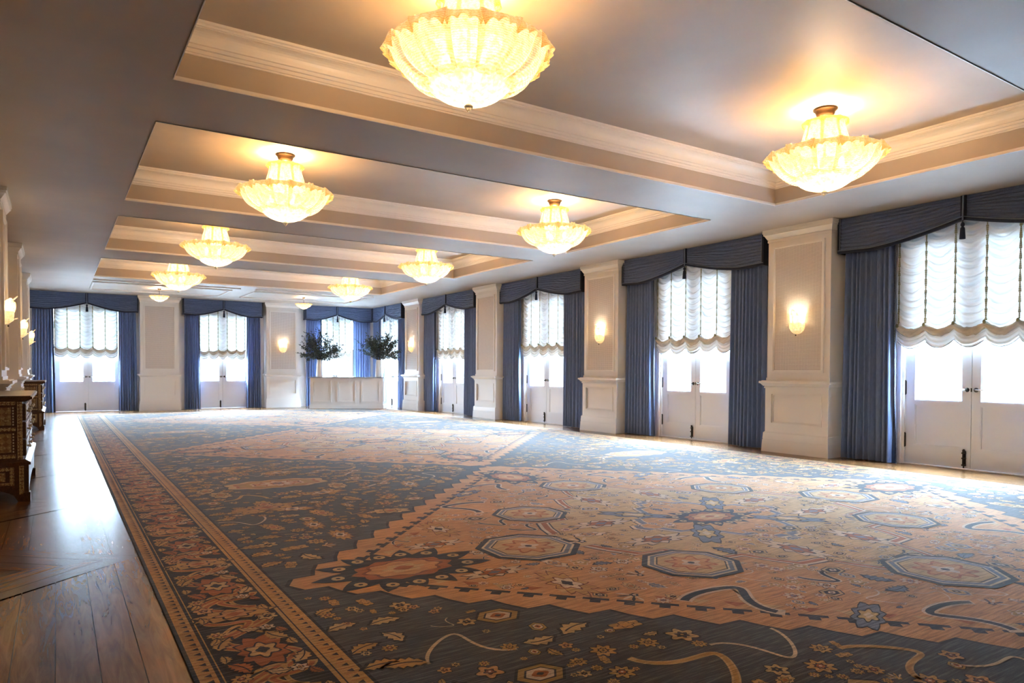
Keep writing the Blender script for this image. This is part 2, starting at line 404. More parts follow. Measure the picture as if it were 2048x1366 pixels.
# ------------------------------------------------------------------ floor: oak planks with diagonal wedges
def clip(poly, n, d):
    """keep the part of a 2D polygon where n.p <= d"""
    out = []
    for i in range(len(poly)):
        a, b = poly[i], poly[(i + 1) % len(poly)]
        da, db = n[0] * a[0] + n[1] * a[1] - d, n[0] * b[0] + n[1] * b[1] - d
        if da <= 0: out.append(a)
        if da * db < 0: s_ = da / (da - db); out.append((a[0] + s_ * (b[0] - a[0]), a[1] + s_ * (b[1] - a[1])))
    return out
def floor_object():
    V, Fc, UVs, Cs = [], [], [], []
    def plank(poly, ang, z=0.):
        if len(poly) < 3: return
        o = len(V); V.extend((p[0], p[1], z) for p in poly); Fc.append(tuple(range(o, o + len(poly))))
        ca, sa = math.cos(ang), math.sin(ang); ou, ov = rnd.random() * 9, rnd.random() * 9
        UVs.append([(ou + ca * p[0] + sa * p[1], ov - sa * p[0] + ca * p[1]) for p in poly])
        k = rnd.uniform(.78, 1.18); Cs.append((k * rnd.uniform(.97, 1.05), k, k * rnd.uniform(.93, 1.02)))
    G = .0022
    def strips(zone, ang, w, off, ln=None):
        """fill a convex zone with parallel planks running along direction ang+90 deg"""
        n = (math.cos(ang), math.sin(ang)); ds = [n[0] * p[0] + n[1] * p[1] for p in zone]
        tn = (-n[1], n[0]); ts = [tn[0] * p[0] + tn[1] * p[1] for p in zone]
        k = math.floor((min(ds) - off) / w)
        while off + k * w < max(ds):
            a, b = off + k * w + G, off + (k + 1) * w - G
            q = clip(clip(zone, n, b), (-n[0], -n[1]), -a)
            if ln and q:
                t0 = min(ts) - rnd.random() * ln
                while t0 < max(ts):
                    t1 = t0 + ln * rnd.uniform(.7, 1.2)
                    plank(clip(clip(q, tn, t1 - G), (-tn[0], -tn[1]), -t0 - G), ang); t0 = t1
            elif q: plank(q, ang)
            k += 1
    W = .163; per = 2.58; h = 1.02; xa, xb = .47, LEFT
    y0 = 5.45 - 4 * per
    for k in range(0, 13):
        ya = y0 + k * per                              # wedge apex at (xa, ya), opening towards the left wall
        sl = 1.0 if k % 2 == 0 else .93
        dx = xa - xb; hy = min(dx * sl * .9, per / 2 - .02)
        up = [(xa, ya), (xb, ya + hy), (xb, ya)]; lo = [(xa, ya), (xb, ya), (xb, ya - hy)]
        an = math.atan2(hy, -dx)
        strips(up, an - R90, .15, (math.cos(an - R90) * xa + math.sin(an - R90) * ya))
        an2 = math.atan2(-hy, -dx)
        strips(lo, an2 - R90, .15, (math.cos(an2 - R90) * xa + math.sin(an2 - R90) * ya))
        hy2 = hy; yb = ya + per
        zone = [(xa, ya), (xa, yb), (xb, yb - hy2), (xb, ya + hy2)]
        strips(zone, 0, W, -.18)
    zr = [(xa, BACK), (RIGHT + .3, BACK), (RIGHT + .3, FAR + .3), (xa, FAR + .3)]
    strips(zr, 0, W, xa, 2.4)
    # dark joint bed under the planks
    me = bpy.data.meshes.new('floor'); nb = len(V)
    V.extend([(LEFT - .3, BACK - .3, -.003), (RIGHT + .3, BACK - .3, -.003), (RIGHT + .3, FAR + .3, -.003), (LEFT - .3, FAR + .3, -.003)]); Fc.append((nb, nb + 1, nb + 2, nb + 3))
    UVs.append([(0, 0)] * 4); Cs.append((.12, .10, .09))
    me.from_pydata(V, [], Fc)
    l = me.uv_layers.new(name='UVMap'); l.data.foreach_set('uv', [c for f in UVs for p in f for c in p])
    a = me.color_attributes.new('Col', 'FLOAT_COLOR', 'CORNER'); a.data.foreach_set('color', [c for f, col in zip(Fc, Cs) for _ in f for c in (*col, 1)])
    return tag(part('floor', me, 'floor'), kind='structure')
floor_object()
# ------------------------------------------------------------------ carpet: woven pattern as flush polygons of one mesh
NAVY, SLATE, GOLD, PEACH, RUST, CREAM, BLUE, SAND, DKRUST, OCHRE = ((.030, .031, .040), (.082, .084, .098), (.56, .32, .105), (.62, .325, .135), (.42, .135, .045),
    (.72, .56, .38), (.18, .20, .25), (.62, .41, .19), (.24, .085, .045), (.45, .28, .09))
def build_carpet():
    X0, X1, Y0, Y1 = .465, 9.20, -2.0, 23.0
    Z0 = .010; V, Fc, Cs = [], [], []
    rg = np.random.RandomState(11)
    def poly(p, col, lay):
        p = np.asarray(p, float); o = len(V); z = Z0 + .00035 * lay
        if ((p[:, 0] * np.roll(p[:, 1], -1) - p[:, 1] * np.roll(p[:, 0], -1)).sum()) < 0: p = p[::-1]
        V.extend((a, b, z) for a, b in p.tolist()); Fc.append(tuple(range(o, o + len(p)))); Cs.append(col)
    def put(motif, x, y, s, rot=0., lay=4, mir=False):
        c, n = math.cos(rot), math.sin(rot)
        for p, col, l in motif:
            q = np.array(p, float) * s
            if mir: q[:, 0] *= -1
            poly(np.stack([x + c * q[:, 0] - n * q[:, 1], y + n * q[:, 0] + c * q[:, 1]], 1), col, lay + l)
    def polar(f, n=48):
        a = np.arange(n) * 2 * PI / n; r = f(a); return np.stack([r * np.cos(a), r * np.sin(a)], 1)
    def band(pts, w):
        p = np.array(pts, float); d = np.gradient(p, axis=0); d /= np.linalg.norm(d, axis=1)[:, None] + 1e-9
        n = np.stack([-d[:, 1], d[:, 0]], 1); wv = np.asarray(w)
        wv = wv[:, None] if wv.ndim else wv
        return np.concatenate([p + n * wv, (p - n * wv)[::-1]])
    def rect(a, b, c, d): return [(a, c), (b, c), (b, d), (a, d)]
    def tri(a): return np.abs(((a / (2 * PI)) % 1) * 2 - 1)
    # --- motifs (unit size about 1)
    def flower(n, c0, c1, c2, c3):
        return [(polar(lambda a: .50 + .10 * np.cos(n * a)), c0, 0), (polar(lambda a: .43 + .10 * np.cos(n * a)), c1, 1),
                (polar(lambda a: .22 + .05 * np.cos(n * a), 24), c0, 2), (polar(lambda a: .15 + .03 * np.cos(n * a), 24), c2, 3), (polar(lambda a: .06 + 0 * a, 8), c3, 4)]
    def jag(n, ex, c0, c1, c2, c3, dep=.26):
        def f(k): return lambda a: k * (1 - dep * tri(n * a)) * (1 + .18 * np.cos(2 * a))
        def s(p): p = p.copy(); p[:, 1] *= ex; return p
        m = [(s(polar(f(.52), n * 4)), c0, 0), (s(polar(f(.475), n * 4)), c1, 1)]
        m += [(s(polar(lambda a: .25 + .05 * np.cos(6 * a), 36)), c0, 2), (s(polar(lambda a: .21 + .05 * np.cos(6 * a), 36)), c2, 3), (s(polar(lambda a: .10 + .02 * np.cos(4 * a), 16)), c3, 4)]
        return m
    def leaf(c0, c1, k=5):
        t = np.linspace(0, 1, k * 4 + 1); w = .24 * np.sin(PI * t) ** .8 * (1 + .5 * (tri(k * 2 * PI * t) - .5)); cx = .12 * np.sin(PI * t)
        up = np.stack([t - .5, cx + w], 1); dn = np.stack([t - .5, cx - w], 1)[::-1]
        a = np.concatenate([up, dn]); b = a * .78 + np.array([0, .02])
        return [(a, c0, 0), (b, c1, 1), (band(np.stack([t - .5, cx], 1)[2:-4], .02), c0, 2)]
    def hexm(c0, c1, c2, c3):
        h = lambda r: polar(lambda a: r + 0 * a, 6) * np.array([1.25, 1])
        o = lambda r: polar(lambda a: r * (1 + .12 * np.cos(4 * a)), 16) * np.array([1.25, 1])
        return [(h(.48), c0, 0), (h(.42), c1, 1), (h(.30), c0, 2), (h(.26), c2, 3), (o(.14), c3, 4), (o(.06), c0, 5)]
    def octm():
        o = lambda r: np.array([(r, r * .42), (r * .42, r), (-r * .42, r), (-r, r * .42), (-r, -r * .42), (-r * .42, -r), (r * .42, -r), (r, -r * .42)])
        m = [(o(.52), NAVY, 0), (o(.46), CREAM, 1), (o(.435), BLUE, 2), (o(.39), CREAM, 3), (o(.37), NAVY, 4), (o(.355), SAND, 5)]
        m += [(polar(lambda a: .24 + .05 * np.cos(8 * a)), RUST, 6), (polar(lambda a: .2 + .05 * np.cos(8 * a)), PEACH, 7), (polar(lambda a: .1 + .03 * np.cos(4 * a), 24), CREAM, 8), (polar(lambda a: .04 + 0 * a, 8), NAVY, 9)]
        return m
    def shook(c0, c1, w=.085):
        t = np.linspace(0, 1, 26); x = .42 * np.cos(PI * (1 + 1.9 * t)) * (1 - .35 * t); y = -.5 + t + .10 * np.sin(3 * PI * t)
        p = np.stack([x, y], 1)
        return [(band(p, w), c0, 0), (band(p[1:-1], w * .55), c1, 1)]
    def spray(c0, c1):
        m = []
        for k in range(5):
            a = -1.1 + .55 * k; t = np.linspace(.1, .55, 5)
            m.append((band(np.stack([np.sin(a) * t, np.cos(a) * t], 1), np.array([.015, .03, .05, .05, .01])), c0 if k % 2 else c1, 0))
        m.append((polar(lambda a: .13 + .03 * np.cos(5 * a), 20), c0, 1)); m.append((polar(lambda a: .06 + 0 * a, 8), c1, 2)); return m
    def bigflower():
        m = [(polar(lambda a: .50 * (1 - .34 * tri(13 * a)) * (1 + .16 * np.cos(2 * a)), 78), NAVY, 0)]
        for k in range(13):
            a = 2 * PI * (k + .5) / 13; r = .36 * (1 + .16 * math.cos(2 * a))
            m.append((polar(lambda b: .040 + 0 * b, 9) + np.array([r * math.cos(a), r * math.sin(a)]), SAND, 1)); m.append((polar(lambda b: .015 + 0 * b, 6) + np.array([r * math.cos(a), r * math.sin(a)]), NAVY, 2))
        e = lambda r, n, d: polar(lambda a: r * (1 + d * np.cos(n * a)), 40) * np.array([1.25, .8])
        m += [(e(.25, 10, .08), RUST, 1), (e(.20, 8, .1), DKRUST, 2), (e(.18, 8, .1), PEACH, 3), (e(.10, 6, .16), SAND, 4), (e(.05, 4, .1), RUST, 5)]; return m
    BIG = []
    F1 = flower(8, NAVY, GOLD, RUST, CREAM); F2_ = flower(6, NAVY, SAND, NAVY, GOLD); F3 = flower(5, NAVY, PEACH, DKRUST, CREAM); F4 = flower(8, RUST, CREAM, BLUE, RUST); F5 = flower(6, NAVY, CREAM, PEACH, NAVY)
    J1 = jag(11, .62, NAVY, GOLD, PEACH, RUST); J2 = jag(9, .75, NAVY, SAND, OCHRE, RUST); J3 = jag(12, .6, DKRUST, GOLD, CREAM, NAVY, .34); J4 = jag(10, .8, NAVY, RUST, SAND, NAVY)
    L1 = leaf(NAVY, GOLD); L2 = leaf(NAVY, SAND, 4); L3 = leaf(NAVY, RUST, 6); L4 = leaf(CREAM, BLUE, 4); L5 = leaf(NAVY, BLUE, 5)
    H1 = hexm(NAVY, SAND, NAVY, CREAM); H2 = hexm(CREAM, BLUE, SAND, NAVY); H3 = hexm(NAVY, OCHRE, CREAM, RUST)
    S1 = shook(GOLD, RUST); S2 = shook(CREAM, NAVY); S3 = shook(SAND, GOLD, .04); S4 = shook(CREAM, CREAM, .022); J5 = jag(8, .5, NAVY, BLUE, SAND, CREAM); J6 = jag(10, .55, NAVY, CREAM, RUST, BLUE, .34); SP = spray(GOLD, CREAM); SP2 = spray(NAVY, CREAM); OC = octm(); BF = bigflower()
    # --- ground and borders
    poly(rect(X0, X1, Y0, Y1), NAVY, 0)
    B = [(.018, GOLD), (.088, NAVY), (.104, GOLD), (.110, NAVY), (.505, GOLD), (.525, NAVY), (.532, GOLD), (.620, NAVY), (.636, SLATE)]
    for i, (d, col) in enumerate(B): poly(rect(X0 + d, X1 - d, Y0 + d, Y1 - d), col, 0 + .5 * (i + 1))
    # fill between band 1 and band 2 is the main border (navy)
    def guard(d):
        for side in (0, 1):
            xx = X0 + d if side == 0 else X1 - d; sg = 1 if side == 0 else -1
            y = Y0 + .1
            while y < Y1 - .1:
                w = .017; poly([(xx - w * .9, y), (xx + w * .9, y - .017), (xx + w * .9, y + .017)], NAVY, 5)
                poly(rect(xx - .030, xx + .030, y + .030, y + .035), RUST, 5); y += .066
        for yy in (Y0 + d, Y1 - d):
            x = X0 + .1
            while x < X1 - .1: poly([(x, yy - .016), (x + .017, yy + .016), (x - .017, yy + .016)], NAVY, 5); x += .066
    guard(.054); guard(.577)
    # main border motifs
    def border_run(fx, length):
        """fx(s, t) -> world; s along, t across (-.19 .. .19)"""
        s = .2; k = 0
        for q0 in np.arange(.1, length - .1, 1.4):
            tt = np.linspace(q0, min(q0 + 1.4, length - .05), 44); mx_ = [fx(a, .135 * math.sin(2 * PI * a / .56 + .6)) for a in tt]; P = np.array([m_[:2] for m_ in mx_])
            poly(band(P, .040), GOLD, 3.6); poly(band(P, .031), RUST, 4.0); poly(band(P, .008), GOLD, 4.3)
        def pb(m, sx, t, sc, rot, lay=5, mir=False):
            x, y, r = fx(sx, t); put(m, x, y, sc, r + rot, lay, mir)
        while s < length - .2:
            if k % 2 == 0:
                pb(J4, s, 0.01, .36, 0); pb(L1, s + .16, .12, .2, .5, 5); pb(L1, s + .16, -.12, .2, -.5, 5, True); pb(L2, s - .16, .13, .17, 2.6, 5); pb(L3, s - .16, -.13, .19, 3.6, 5)
            else:
                pb(J1, s, 0.0, .38, R90); pb(S1, s + .20, .06, .26, R90, 5); pb(S1, s - .18, -.05, .26, R90, 5, True); pb(F3, s + .13, -.13, .1, 0, 6); pb(F2_, s - .12, .14, .1, 0, 6)
            pb(S3, s + .27, -.02, .30, .3 * (-1) ** k, 4); pb(F5, s + .28, .1, .075, 0, 6); pb(F1, s + .29, -.14, .085, .3, 6); pb(L2, s + .30, .02, .13, 1.2, 7); pb(L1, s + .04, .165, .12, .1, 7); pb(L1, s - .03, -.168, .12, 3.1, 7); pb(L3, s + .22, .16, .11, .4, 7); pb(L1, s + .21, -.165, .11, 2.7, 7)
            s += .56; k += 1
    bm = .3075
    border_run(lambda s, t: (X0 + bm + t, Y0 + .6 + s, R90), Y1 - Y0 - 1.2)
    border_run(lambda s, t: (X1 - bm - t, Y0 + .6 + s, R90), Y1 - Y0 - 1.2)
    border_run(lambda s, t: (X0 + .6 + s, Y1 - bm - t, 0), X1 - X0 - 1.2)
    for cx in (X0 + bm, X1 - bm):
        for cy in (Y0 + bm, Y1 - bm): put(J1, cx, cy, .38, 0, 5)
    # --- field
    fx0, fx1, fy0, fy1 = X0 + .66, X1 - .66, Y0 + .66, Y1 - .66
    CXm, HX, HY = 4.83, 3.68, 3.86
    CYs = [4.17 - 7.7, 4.17, 4.17 + 7.7, 4.17 + 15.4]
    def dia(x, y):
        return min((abs(x - CXm) / HX + abs(y - c) / HY) for c in CYs)
    def clipfield(p):
        q = [tuple(a) for a in p]
        for n, d in (((-1, 0), -fx0), ((1, 0), fx1), ((0, -1), -fy0), ((0, 1), fy1)): q = clip(q, n, d)
        return q
    for c in CYs:
        def stair(hx, hy, n):
            pts = []
            for qx, qy in ((1, 1), (-1, 1), (-1, -1), (1, -1)):
                seg = []
                for i in range(n):
                    a, b = i / n, (i + 1) / n
                    seg += [(hx * (1 - a), hy * a), (hx * (1 - a) - hx / n * .25, hy * (a + .5 / n)), (hx * (1 - b) + hx / n * .15, hy * (a + .55 / n))]
                seg.append((0.0, hy))
                seg = [(qx * x, qy * y) for x, y in seg]
                if qx * qy < 0: seg = seg[::-1]
                pts += seg[:-1]
            return np.array(pts) + np.array([CXm, c])
        for hx, hy, n, col, l in ((HX + .03, HY + .03, 16, NAVY, 5), (HX, HY, 16, PEACH, 5.4)):
            q = clipfield(stair(hx, hy, n))
            if len(q) > 2: poly(q, col, l)
        # row of little hooks just inside the edges
        for qx in (1, -1):
            for qy in (1, -1):
                n = 26
                for i in range(2, n - 1):
                    a = (i + .5) / n; x, y = CXm + qx * (HX - .26) * (1 - a), c + qy * (HY - .26) * a
                    if not (fx0 + .1 < x < fx1 - .1 and fy0 + .1 < y < fy1 - .1): continue
                    ang = math.atan2(qy * HY, -qx * HX)
                    put([([(-.075, -.035), (.075, -.035), (.075, .0), (.03, .0), (.03, .045), (-.03, .045), (-.03, .0), (-.075, .0)], NAVY, 0)], x, y, 1.0, ang if qx * qy < 0 else ang + PI, 6)
                    put([([(-.07, -.03), (.07, -.03), (0, .05)], SAND if i % 2 else RUST, 0)], x - qx * .085, y - qy * .085, .9, ang if qx * qy < 0 else ang + PI, 6)
        if fy0 < c < fy1 or True:
            # central lozenge group
            def loz(hx, hy, col, l):
                st = stair(hx, hy, 5); q = clipfield(st)
                if len(q) > 2: poly(q, col, l)
            for k, (s_, col) in enumerate(((1.95, NAVY), (1.93, CREAM), (1.895, RUST), (1.835, CREAM), (1.815, NAVY), (1.80, SAND), (.92, NAVY), (.905, CREAM), (.87, BLUE), (.80, CREAM), (.785, PEACH))): loz(s_, s_ * 1.03, col, 6 + .5 * k)
            def bigput(m, dx, dy, s_, r, lay, rad, mir=False):
                if fx0 + rad * .9 < CXm + dx < fx1 - rad * .9 and fy0 + rad < c + dy < fy1 - rad: put(m, CXm + dx, c + dy, s_, r, lay, mir); BIG.append((CXm + dx, c + dy, rad))
            for dx, dy, sc in ((1.28, .95, .62), (-1.28, .95, .62), (1.28, -.95, .62), (-1.28, -.95, .62), (0, 1.95, .7), (0, -1.95, .7), (1.95, 0, .7), (-1.95, 0, .7)): bigput(OC, dx, dy, sc, 0, 12, .30)
            for dx, dy, r in ((.52, .42, .8), (-.52, .42, 2.3), (.52, -.42, -.8), (-.52, -.42, -2.3)): bigput(J5, dx, dy, .6, r, 12, .26)
            for dx, dy, r in ((1.0, .30, 0), (-1.0, .30, 0), (.35, 1.1, R90), (-.35, -1.1, R90), (1.0, -.35, 0), (-1.0, -.35, 0), (-.4, 1.15, R90), (.4, -1.15, R90)): bigput(J6, dx, dy, .55, r, 12, .24)
            bigput(BF, 0, 0, .8, 0, 12, .42)
            for dx, dy, s_, r in ((-2.95, -.02, 1.05, 0), (2.95, 0, 1.05, 0), (-.25, 2.85, 1.0, R90), (.2, -2.85, 1.0, R90)): bigput(BF, dx, dy, s_, r, 9, .55)
            for sx in (1, -1):
                for sy in (1, -1):
                    bigput(S2, sx * 1.62, sy * 1.55, .52, .8 * sx * sy, 9, .28, sx * sy < 0); bigput(J3, sx * 2.25, sy * .85, .5, R90, 9, .24)
                    bigput(S2, sx * .8, sy * 2.4, .45, -.9 * sx * sy, 9, .24, sx * sy > 0); bigput(J6, sx * 2.5, sy * .42, .42, 0, 9, .2); bigput(J5, sx * 1.25, sy * 2.15, .42, .5, 9, .2)
    # half medallions in the navy triangles at the edges, between the lozenges
    for yc in (.32, 8.02, 15.72):
        for sd in (1, -1):
            xm = CXm - sd * 2.75
            for k, (s_, col) in enumerate(((.98, NAVY), (.95, SAND), (.80, RUST), (.74, OCHRE), (.5, CREAM), (.46, DKRUST), (.42, PEACH))):
                poly(polar(lambda a: .82 * s_ * (1 - .13 * tri(10 * a)) * (1 + .22 * np.cos(2 * a)), 60) * np.array([.62, .50]) + np.array([xm, yc]), col, 6 + .4 * k)
            put(F4, xm, yc, .36, 0, 10)
            for dy in (-1.35, 1.35): put(J1, xm - sd * .45, yc + dy, .62, .2, 7); put(J3, xm + sd * .25, yc + dy * .62, .45, .1, 7)
            for dy in (-.5, .5):
                t_ = np.linspace(0, 1, 3); poly(band([(xm + sd * .75, yc + dy * .2), (xm + sd * 1.1, yc + dy), (xm + sd * .7, yc + dy * 1.6)], .018), CREAM, 7)
    # --- scatter fill
    occ = {}
    def free(x, y, r):
        gx, gy = int(x / .4), int(y / .4)
        for i in (-1, 0, 1):
            for j in (-1, 0, 1):
                for (a, b, q) in occ.get((gx + i, gy + j), ()):
                    if (a - x) ** 2 + (b - y) ** 2 < (r + q) ** 2: return False
        return True
    def take(x, y, r): occ.setdefault((int(x / .4), int(y / .4)), []).append((x, y, r))
    for yc in (.32, 8.02, 15.72):
        for sd in (1, -1): BIG.append((CXm - sd * 2.75, yc, .56))
    def hitbig(x, y, r):
        return any((x - a) ** 2 + (y - b) ** 2 < (r + q) ** 2 for a, b, q in BIG)
    PE = [(F5, .10), (H1, .17), (F4, .13), (S4, .26), (SP2, .22), (L4, .2), (F2_, .09), (H2, .2), (L5, .22), (jag(7, .6, NAVY, CREAM, PEACH, BLUE), .26), (S2, .24), (flower(5, CREAM, OCHRE, CREAM, NAVY), .14), (J2, .24)]
    NV = [(F1, .15), (F2_, .11), (J1, .36), (J2, .30), (L1, .24), (L2, .2), (S3, .34), (F3, .1), (SP, .26), (J3, .30), (H3, .18), (S4, .4), (L1, .3), (flower(8, NAVY, GOLD, GOLD, NAVY), .1), (jag(6, .7, NAVY, GOLD, GOLD, GOLD), .16)]
    for rad_k, tries in ((1.0, 5200), (.72, 9000), (.46, 15000), (.33, 22000)):
        for _ in range(tries):
            x, y = rg.uniform(fx0, fx1), rg.uniform(fy0, fy1)
            if y > 10 and rg.rand() < (.45 if rad_k > .5 else .8 if rad_k > .4 else 1): continue
            d = dia(x, y); lst = PE if d < .905 else NV if d > 1.06 else None
            if lst is None or abs(d - .512) < .035: continue
            mt, s_ = lst[rg.randint(len(lst))]
            s_ *= rad_k * rg.uniform(.85, 1.3) * (1.1 if lst is NV else .9)
            if not (fx0 + s_ * .55 < x < fx1 - s_ * .55 and fy0 + s_ * .55 < y < fy1 - s_ * .55): continue
            if not free(x, y, s_ * .44) or hitbig(x, y, s_ * .42): continue
            take(x, y, s_ * .44); put(mt, x, y, s_, rg.choice([0, R90, PI, -R90]) + rg.uniform(-.35, .35), 13 if d < .5 else 8, rg.rand() < .5)
    # leafy fringe along the inner border, as in the field corners
    for side in (0, 1):
        y = fy0 + .3
        while y < fy1 - .3:
            x = fx0 + .06 if side == 0 else fx1 - .06
            if dia(x, y) > 1.08: put(L1 if rg.rand() < .6 else L2, x, y, rg.uniform(.16, .26), (0 if side == 0 else PI) + rg.uniform(-.6, .6), 7)
            y += rg.uniform(.2, .34)
    # slab edge
    nb = len(V)
    V.extend([(X0, Y0, .001), (X1, Y0, .001), (X1, Y1, .001), (X0, Y1, .001), (X0, Y0, Z0), (X1, Y0, Z0), (X1, Y1, Z0), (X0, Y1, Z0)])
    for f in ((0, 1, 5, 4), (1, 2, 6, 5), (2, 3, 7, 6), (3, 0, 4, 7), (3, 2, 1, 0)): Fc.append(tuple(nb + i for i in f)); Cs.append(NAVY)
    me = bpy.data.meshes.new('carpet'); me.from_pydata(V, [], Fc)
    a = me.color_attributes.new('Col', 'FLOAT_COLOR', 'CORNER'); a.data.foreach_set('color', [c for f, col in zip(Fc, Cs) for _ in f for c in (*col, 1)])
    print('carpet polys', len(Fc), 'verts', len(V))
    return tag(part('carpet', me, 'carpet'), 'large patterned wool carpet in rust, gold and slate blue lozenges on the oak floor', 'carpet')
build_carpet()
# ------------------------------------------------------------------ double doors (local: x along wall, room side -y, wall face y = 0)
def door_meshes():
    D = {}
    b = MB()
    for sx in (-1, 1):
        def bx(a, c, y0, y1, z0, z1): b.box(sx * a, sx * c, y0, y1, z0, z1)
        bx(.855, OW, -.005, .30, 0, OH)                                   # jamb
        bx(OW - .02, 1.095, -.022, 0, .33, OH + .02); bx(OW - .02, OW + .012, -.036, -.022, .33, OH); bx(.955, .975, -.03, -.022, .33, OH)
        bx(1.03, 1.05, -.03, -.022, .33, OH); bx(1.07, 1.095, -.04, -.022, .33, OH); bx(OW - .025, 1.105, -.045, 0, 0, .33)
    b.box(-OW, OW, .0, .30, OH - .05, OH); b.box(-1.095, 1.095, -.035, 0, OH - .02, OH + .17); b.box(-OW, OW, .0, .30, 0, .012); b.box(-OW, OW, .09, .30, .012, .04)
    D['frame'] = b.data('door_frame')
    for sd, a0, a1, g0, g1 in ((-1, -.853, -.003, -.725, -.11), (1, .003, .853, .11, .725)):
        b = MB(); y0, y1 = .03, .075
        b.box(a0, g0, y0, y1, .015, OH - .055); b.box(g1, a1, y0, y1, .015, OH - .055)
        b.box(g0, g1, y0, y1, .015, .28); b.box(g0, g1, y0, y1, .85, .905); b.box(g0, g1, y0, y1, OH - .2, OH - .055)
        b.box(g0, g1, y0 + .018, y1 - .01, .28, .85)
        b.frame(g0, g1, .28, .85, .012, y0 + .006, y0 + .02); b.frame(g0, g1, .905, OH - .2, .012, y0 + .008, y0 + .02)
        if sd < 0: b.box(-.022, .022, .0755, .088, .015, OH - .055)      # astragal closing the gap outside
        D['leaf', sd] = b.data('door_leaf')
        D['pane', sd] = MB().box(g0 + .004, g1 - .004, .05, .056, .909, OH - .204).data('glass_pane')
        b = MB(); xc = sd * .055
        b.lathe([(0, 0), (.030, 0), (.030, .006), (.022, .012), (.011, .014), (.011, .05), (0, .05)], 16)
        b.v = [(xc + p[0], .03 - p[2], 1.065 + p[1]) for p in b.v]; D['rose', sd] = b.data('handle_rose')
        D['lever', sd] = MB().tube([(xc, -.012, 1.065), (xc + sd * .03, -.018, 1.065), (xc + sd * .09, -.018, 1.066), (xc + sd * .135, -.014, 1.066)], [.009, .009, .008, .006], 8).data('handle_lever')
        for k, zc in enumerate((.34, 1.08, 2.6)):
            b = MB(); xh = sd * .856; b.tube([(xh, .022, zc - .105), (xh, .022, zc + .105)], .011, 8); b.box(xh - .016, xh + .016, .024, .031, zc - .095, zc + .095); D['hinge', sd, k] = b.data('hinge')
    b = MB(); xb = -.075
    b.box(xb - .022, xb + .022, .02, .03, .05, .25); b.tube([(xb, .012, .02), (xb, .012, .235)], .009, 8)
    for z in (.06, .15, .22): b.box(xb - .024, xb + .024, .002, .03, z - .01, z + .01)
    b.lathe([(0, .235), (.016, .24), (.019, .255), (.012, .27), (0, .275)], 10); k0 = len(b.v)
    b.v[-50:] = [(p[0] + xb, p[1] + .012, p[2]) for p in b.v[-50:]]
    D['bolt'] = b.data('floor_bolt')
    D['strike'] = MB().box(-.010, .006, .022, .031, 1.04, 1.09).data('lock_plate')
    return D
DM = door_meshes()
def door(n, loc, rz):
    r = empty('door_%d' % n, loc, rz, kind='structure')
    part('door_frame', DM['frame'], 'trim', r)
    for sd in (-1, 1):
        lf = part('door_leaf', DM['leaf', sd], 'door', r)
        part('glass_pane', DM['pane', sd], 'glass', lf)
        part('handle_rose', DM['rose', sd], 'dark_metal', lf); part('handle_lever', DM['lever', sd], 'chrome', lf)
        for k in range(3): part('hinge', DM['hinge', sd, k], 'dark_metal', lf)
        if sd < 0: part('floor_bolt', DM['bolt'], 'dark_metal', lf); part('lock_plate', DM['strike'], 'dark_metal', lf)

# ------------------------------------------------------------------ fabrics
def fbm(seed, n=6):
    r = random.Random(seed); ks = [(r.uniform(.6, 1.4) * (1.7 ** i), r.uniform(0, 6.28), .7 ** i) for i in range(n)]
    return lambda x: sum(a * np.sin(k * x + p) for k, p, a in ks) / 2.2
def curtain_mesh(x0, x1, zt, zb, seed, inner, nfold=9, yc=-.155):
    """a pleated panel between x0 < x1; inner = +1 / -1: which edge carries the braid"""
    nu, nv = 46 * nfold // 2, 26; u = np.linspace(0, 1, nu)[:, None]; v = np.linspace(0, 1, nv)[None, :]
    w1, w2, w3 = fbm(seed), fbm(seed + 1), fbm(seed + 2)
    uu = u + .022 * w1(u * 11) + .010 * v * w2(u * 7 + 2 * v)
    ph = 2 * PI * nfold * uu
    lobe = np.abs(np.sin(ph / 2 + .5 * w3(u * 5))) ** .75                      # round pleats with deep creases between them
    fold = 1.25 * lobe + .22 * np.sin(2 * ph + 2 * w3(u * 6)) + .14 * w2(u * 26) - .62
    amp = (.062 + .018 * v) * (1 + .22 * w3(u * 9))
    y = yc - amp * fold - .012 * v * w1(u * 5 + 3)
    x = x0 + (x1 - x0) * u + .016 * np.cos(ph) * (.5 + .5 * v) + .02 * v * w3(u * 3 + 1) * np.sin(PI * u)
    x = x + (u - .5) * .05 * (v - .4)
    z = zt + (zb - zt) * v + 0 * u + .004 * v * w2(u * 20)
    P = np.stack([x + 0 * v, y, z], 2)
    body = MB().grid(P)
    e = P[-1] if inner > 0 else P[0]; e2 = P[-5] if inner > 0 else P[4]
    tr = MB(); d = inner
    o = np.array([0, -.008, 0])
    q = np.stack([e2 + o, e + o + np.array([d * .012, -.004, 0]), e + np.array([d * .012, .012, 0])], 0); tr.grid(q)
    dots = MB(); n = 150
    zz = np.linspace(0, len(e) - 1.001, n)
    for t_ in zz:
        i = int(t_); p = e[i] + (e[i + 1] - e[i]) * (t_ - i); px = p[0] + d * .018
        dots.box(px - .007, px + .007, p[1] - .012, p[1] + .006, p[2] - .007, p[2] + .001)
    return body, tr, dots
def add_curtain(loc, rz, x0, x1, seed, inner, label, group, zt=3.50, nfold=9):
    body, tr, dots = curtain_mesh(x0, x1, zt, .012, seed, inner, nfold)
    r = part('curtain', body, 'curtain', None, loc); r.rotation_euler = (0, 0, rz); tag(r, label, 'curtain', group)
    part('braid_edge', tr, 'navy', r); part('bead_fringe', dots, 'piping', r)
def swag_bottom(t): return 3.05 + .225 * np.maximum(0, 1 - t / .74) ** 1.55 + .018 * np.maximum(0, t - .72) / .28
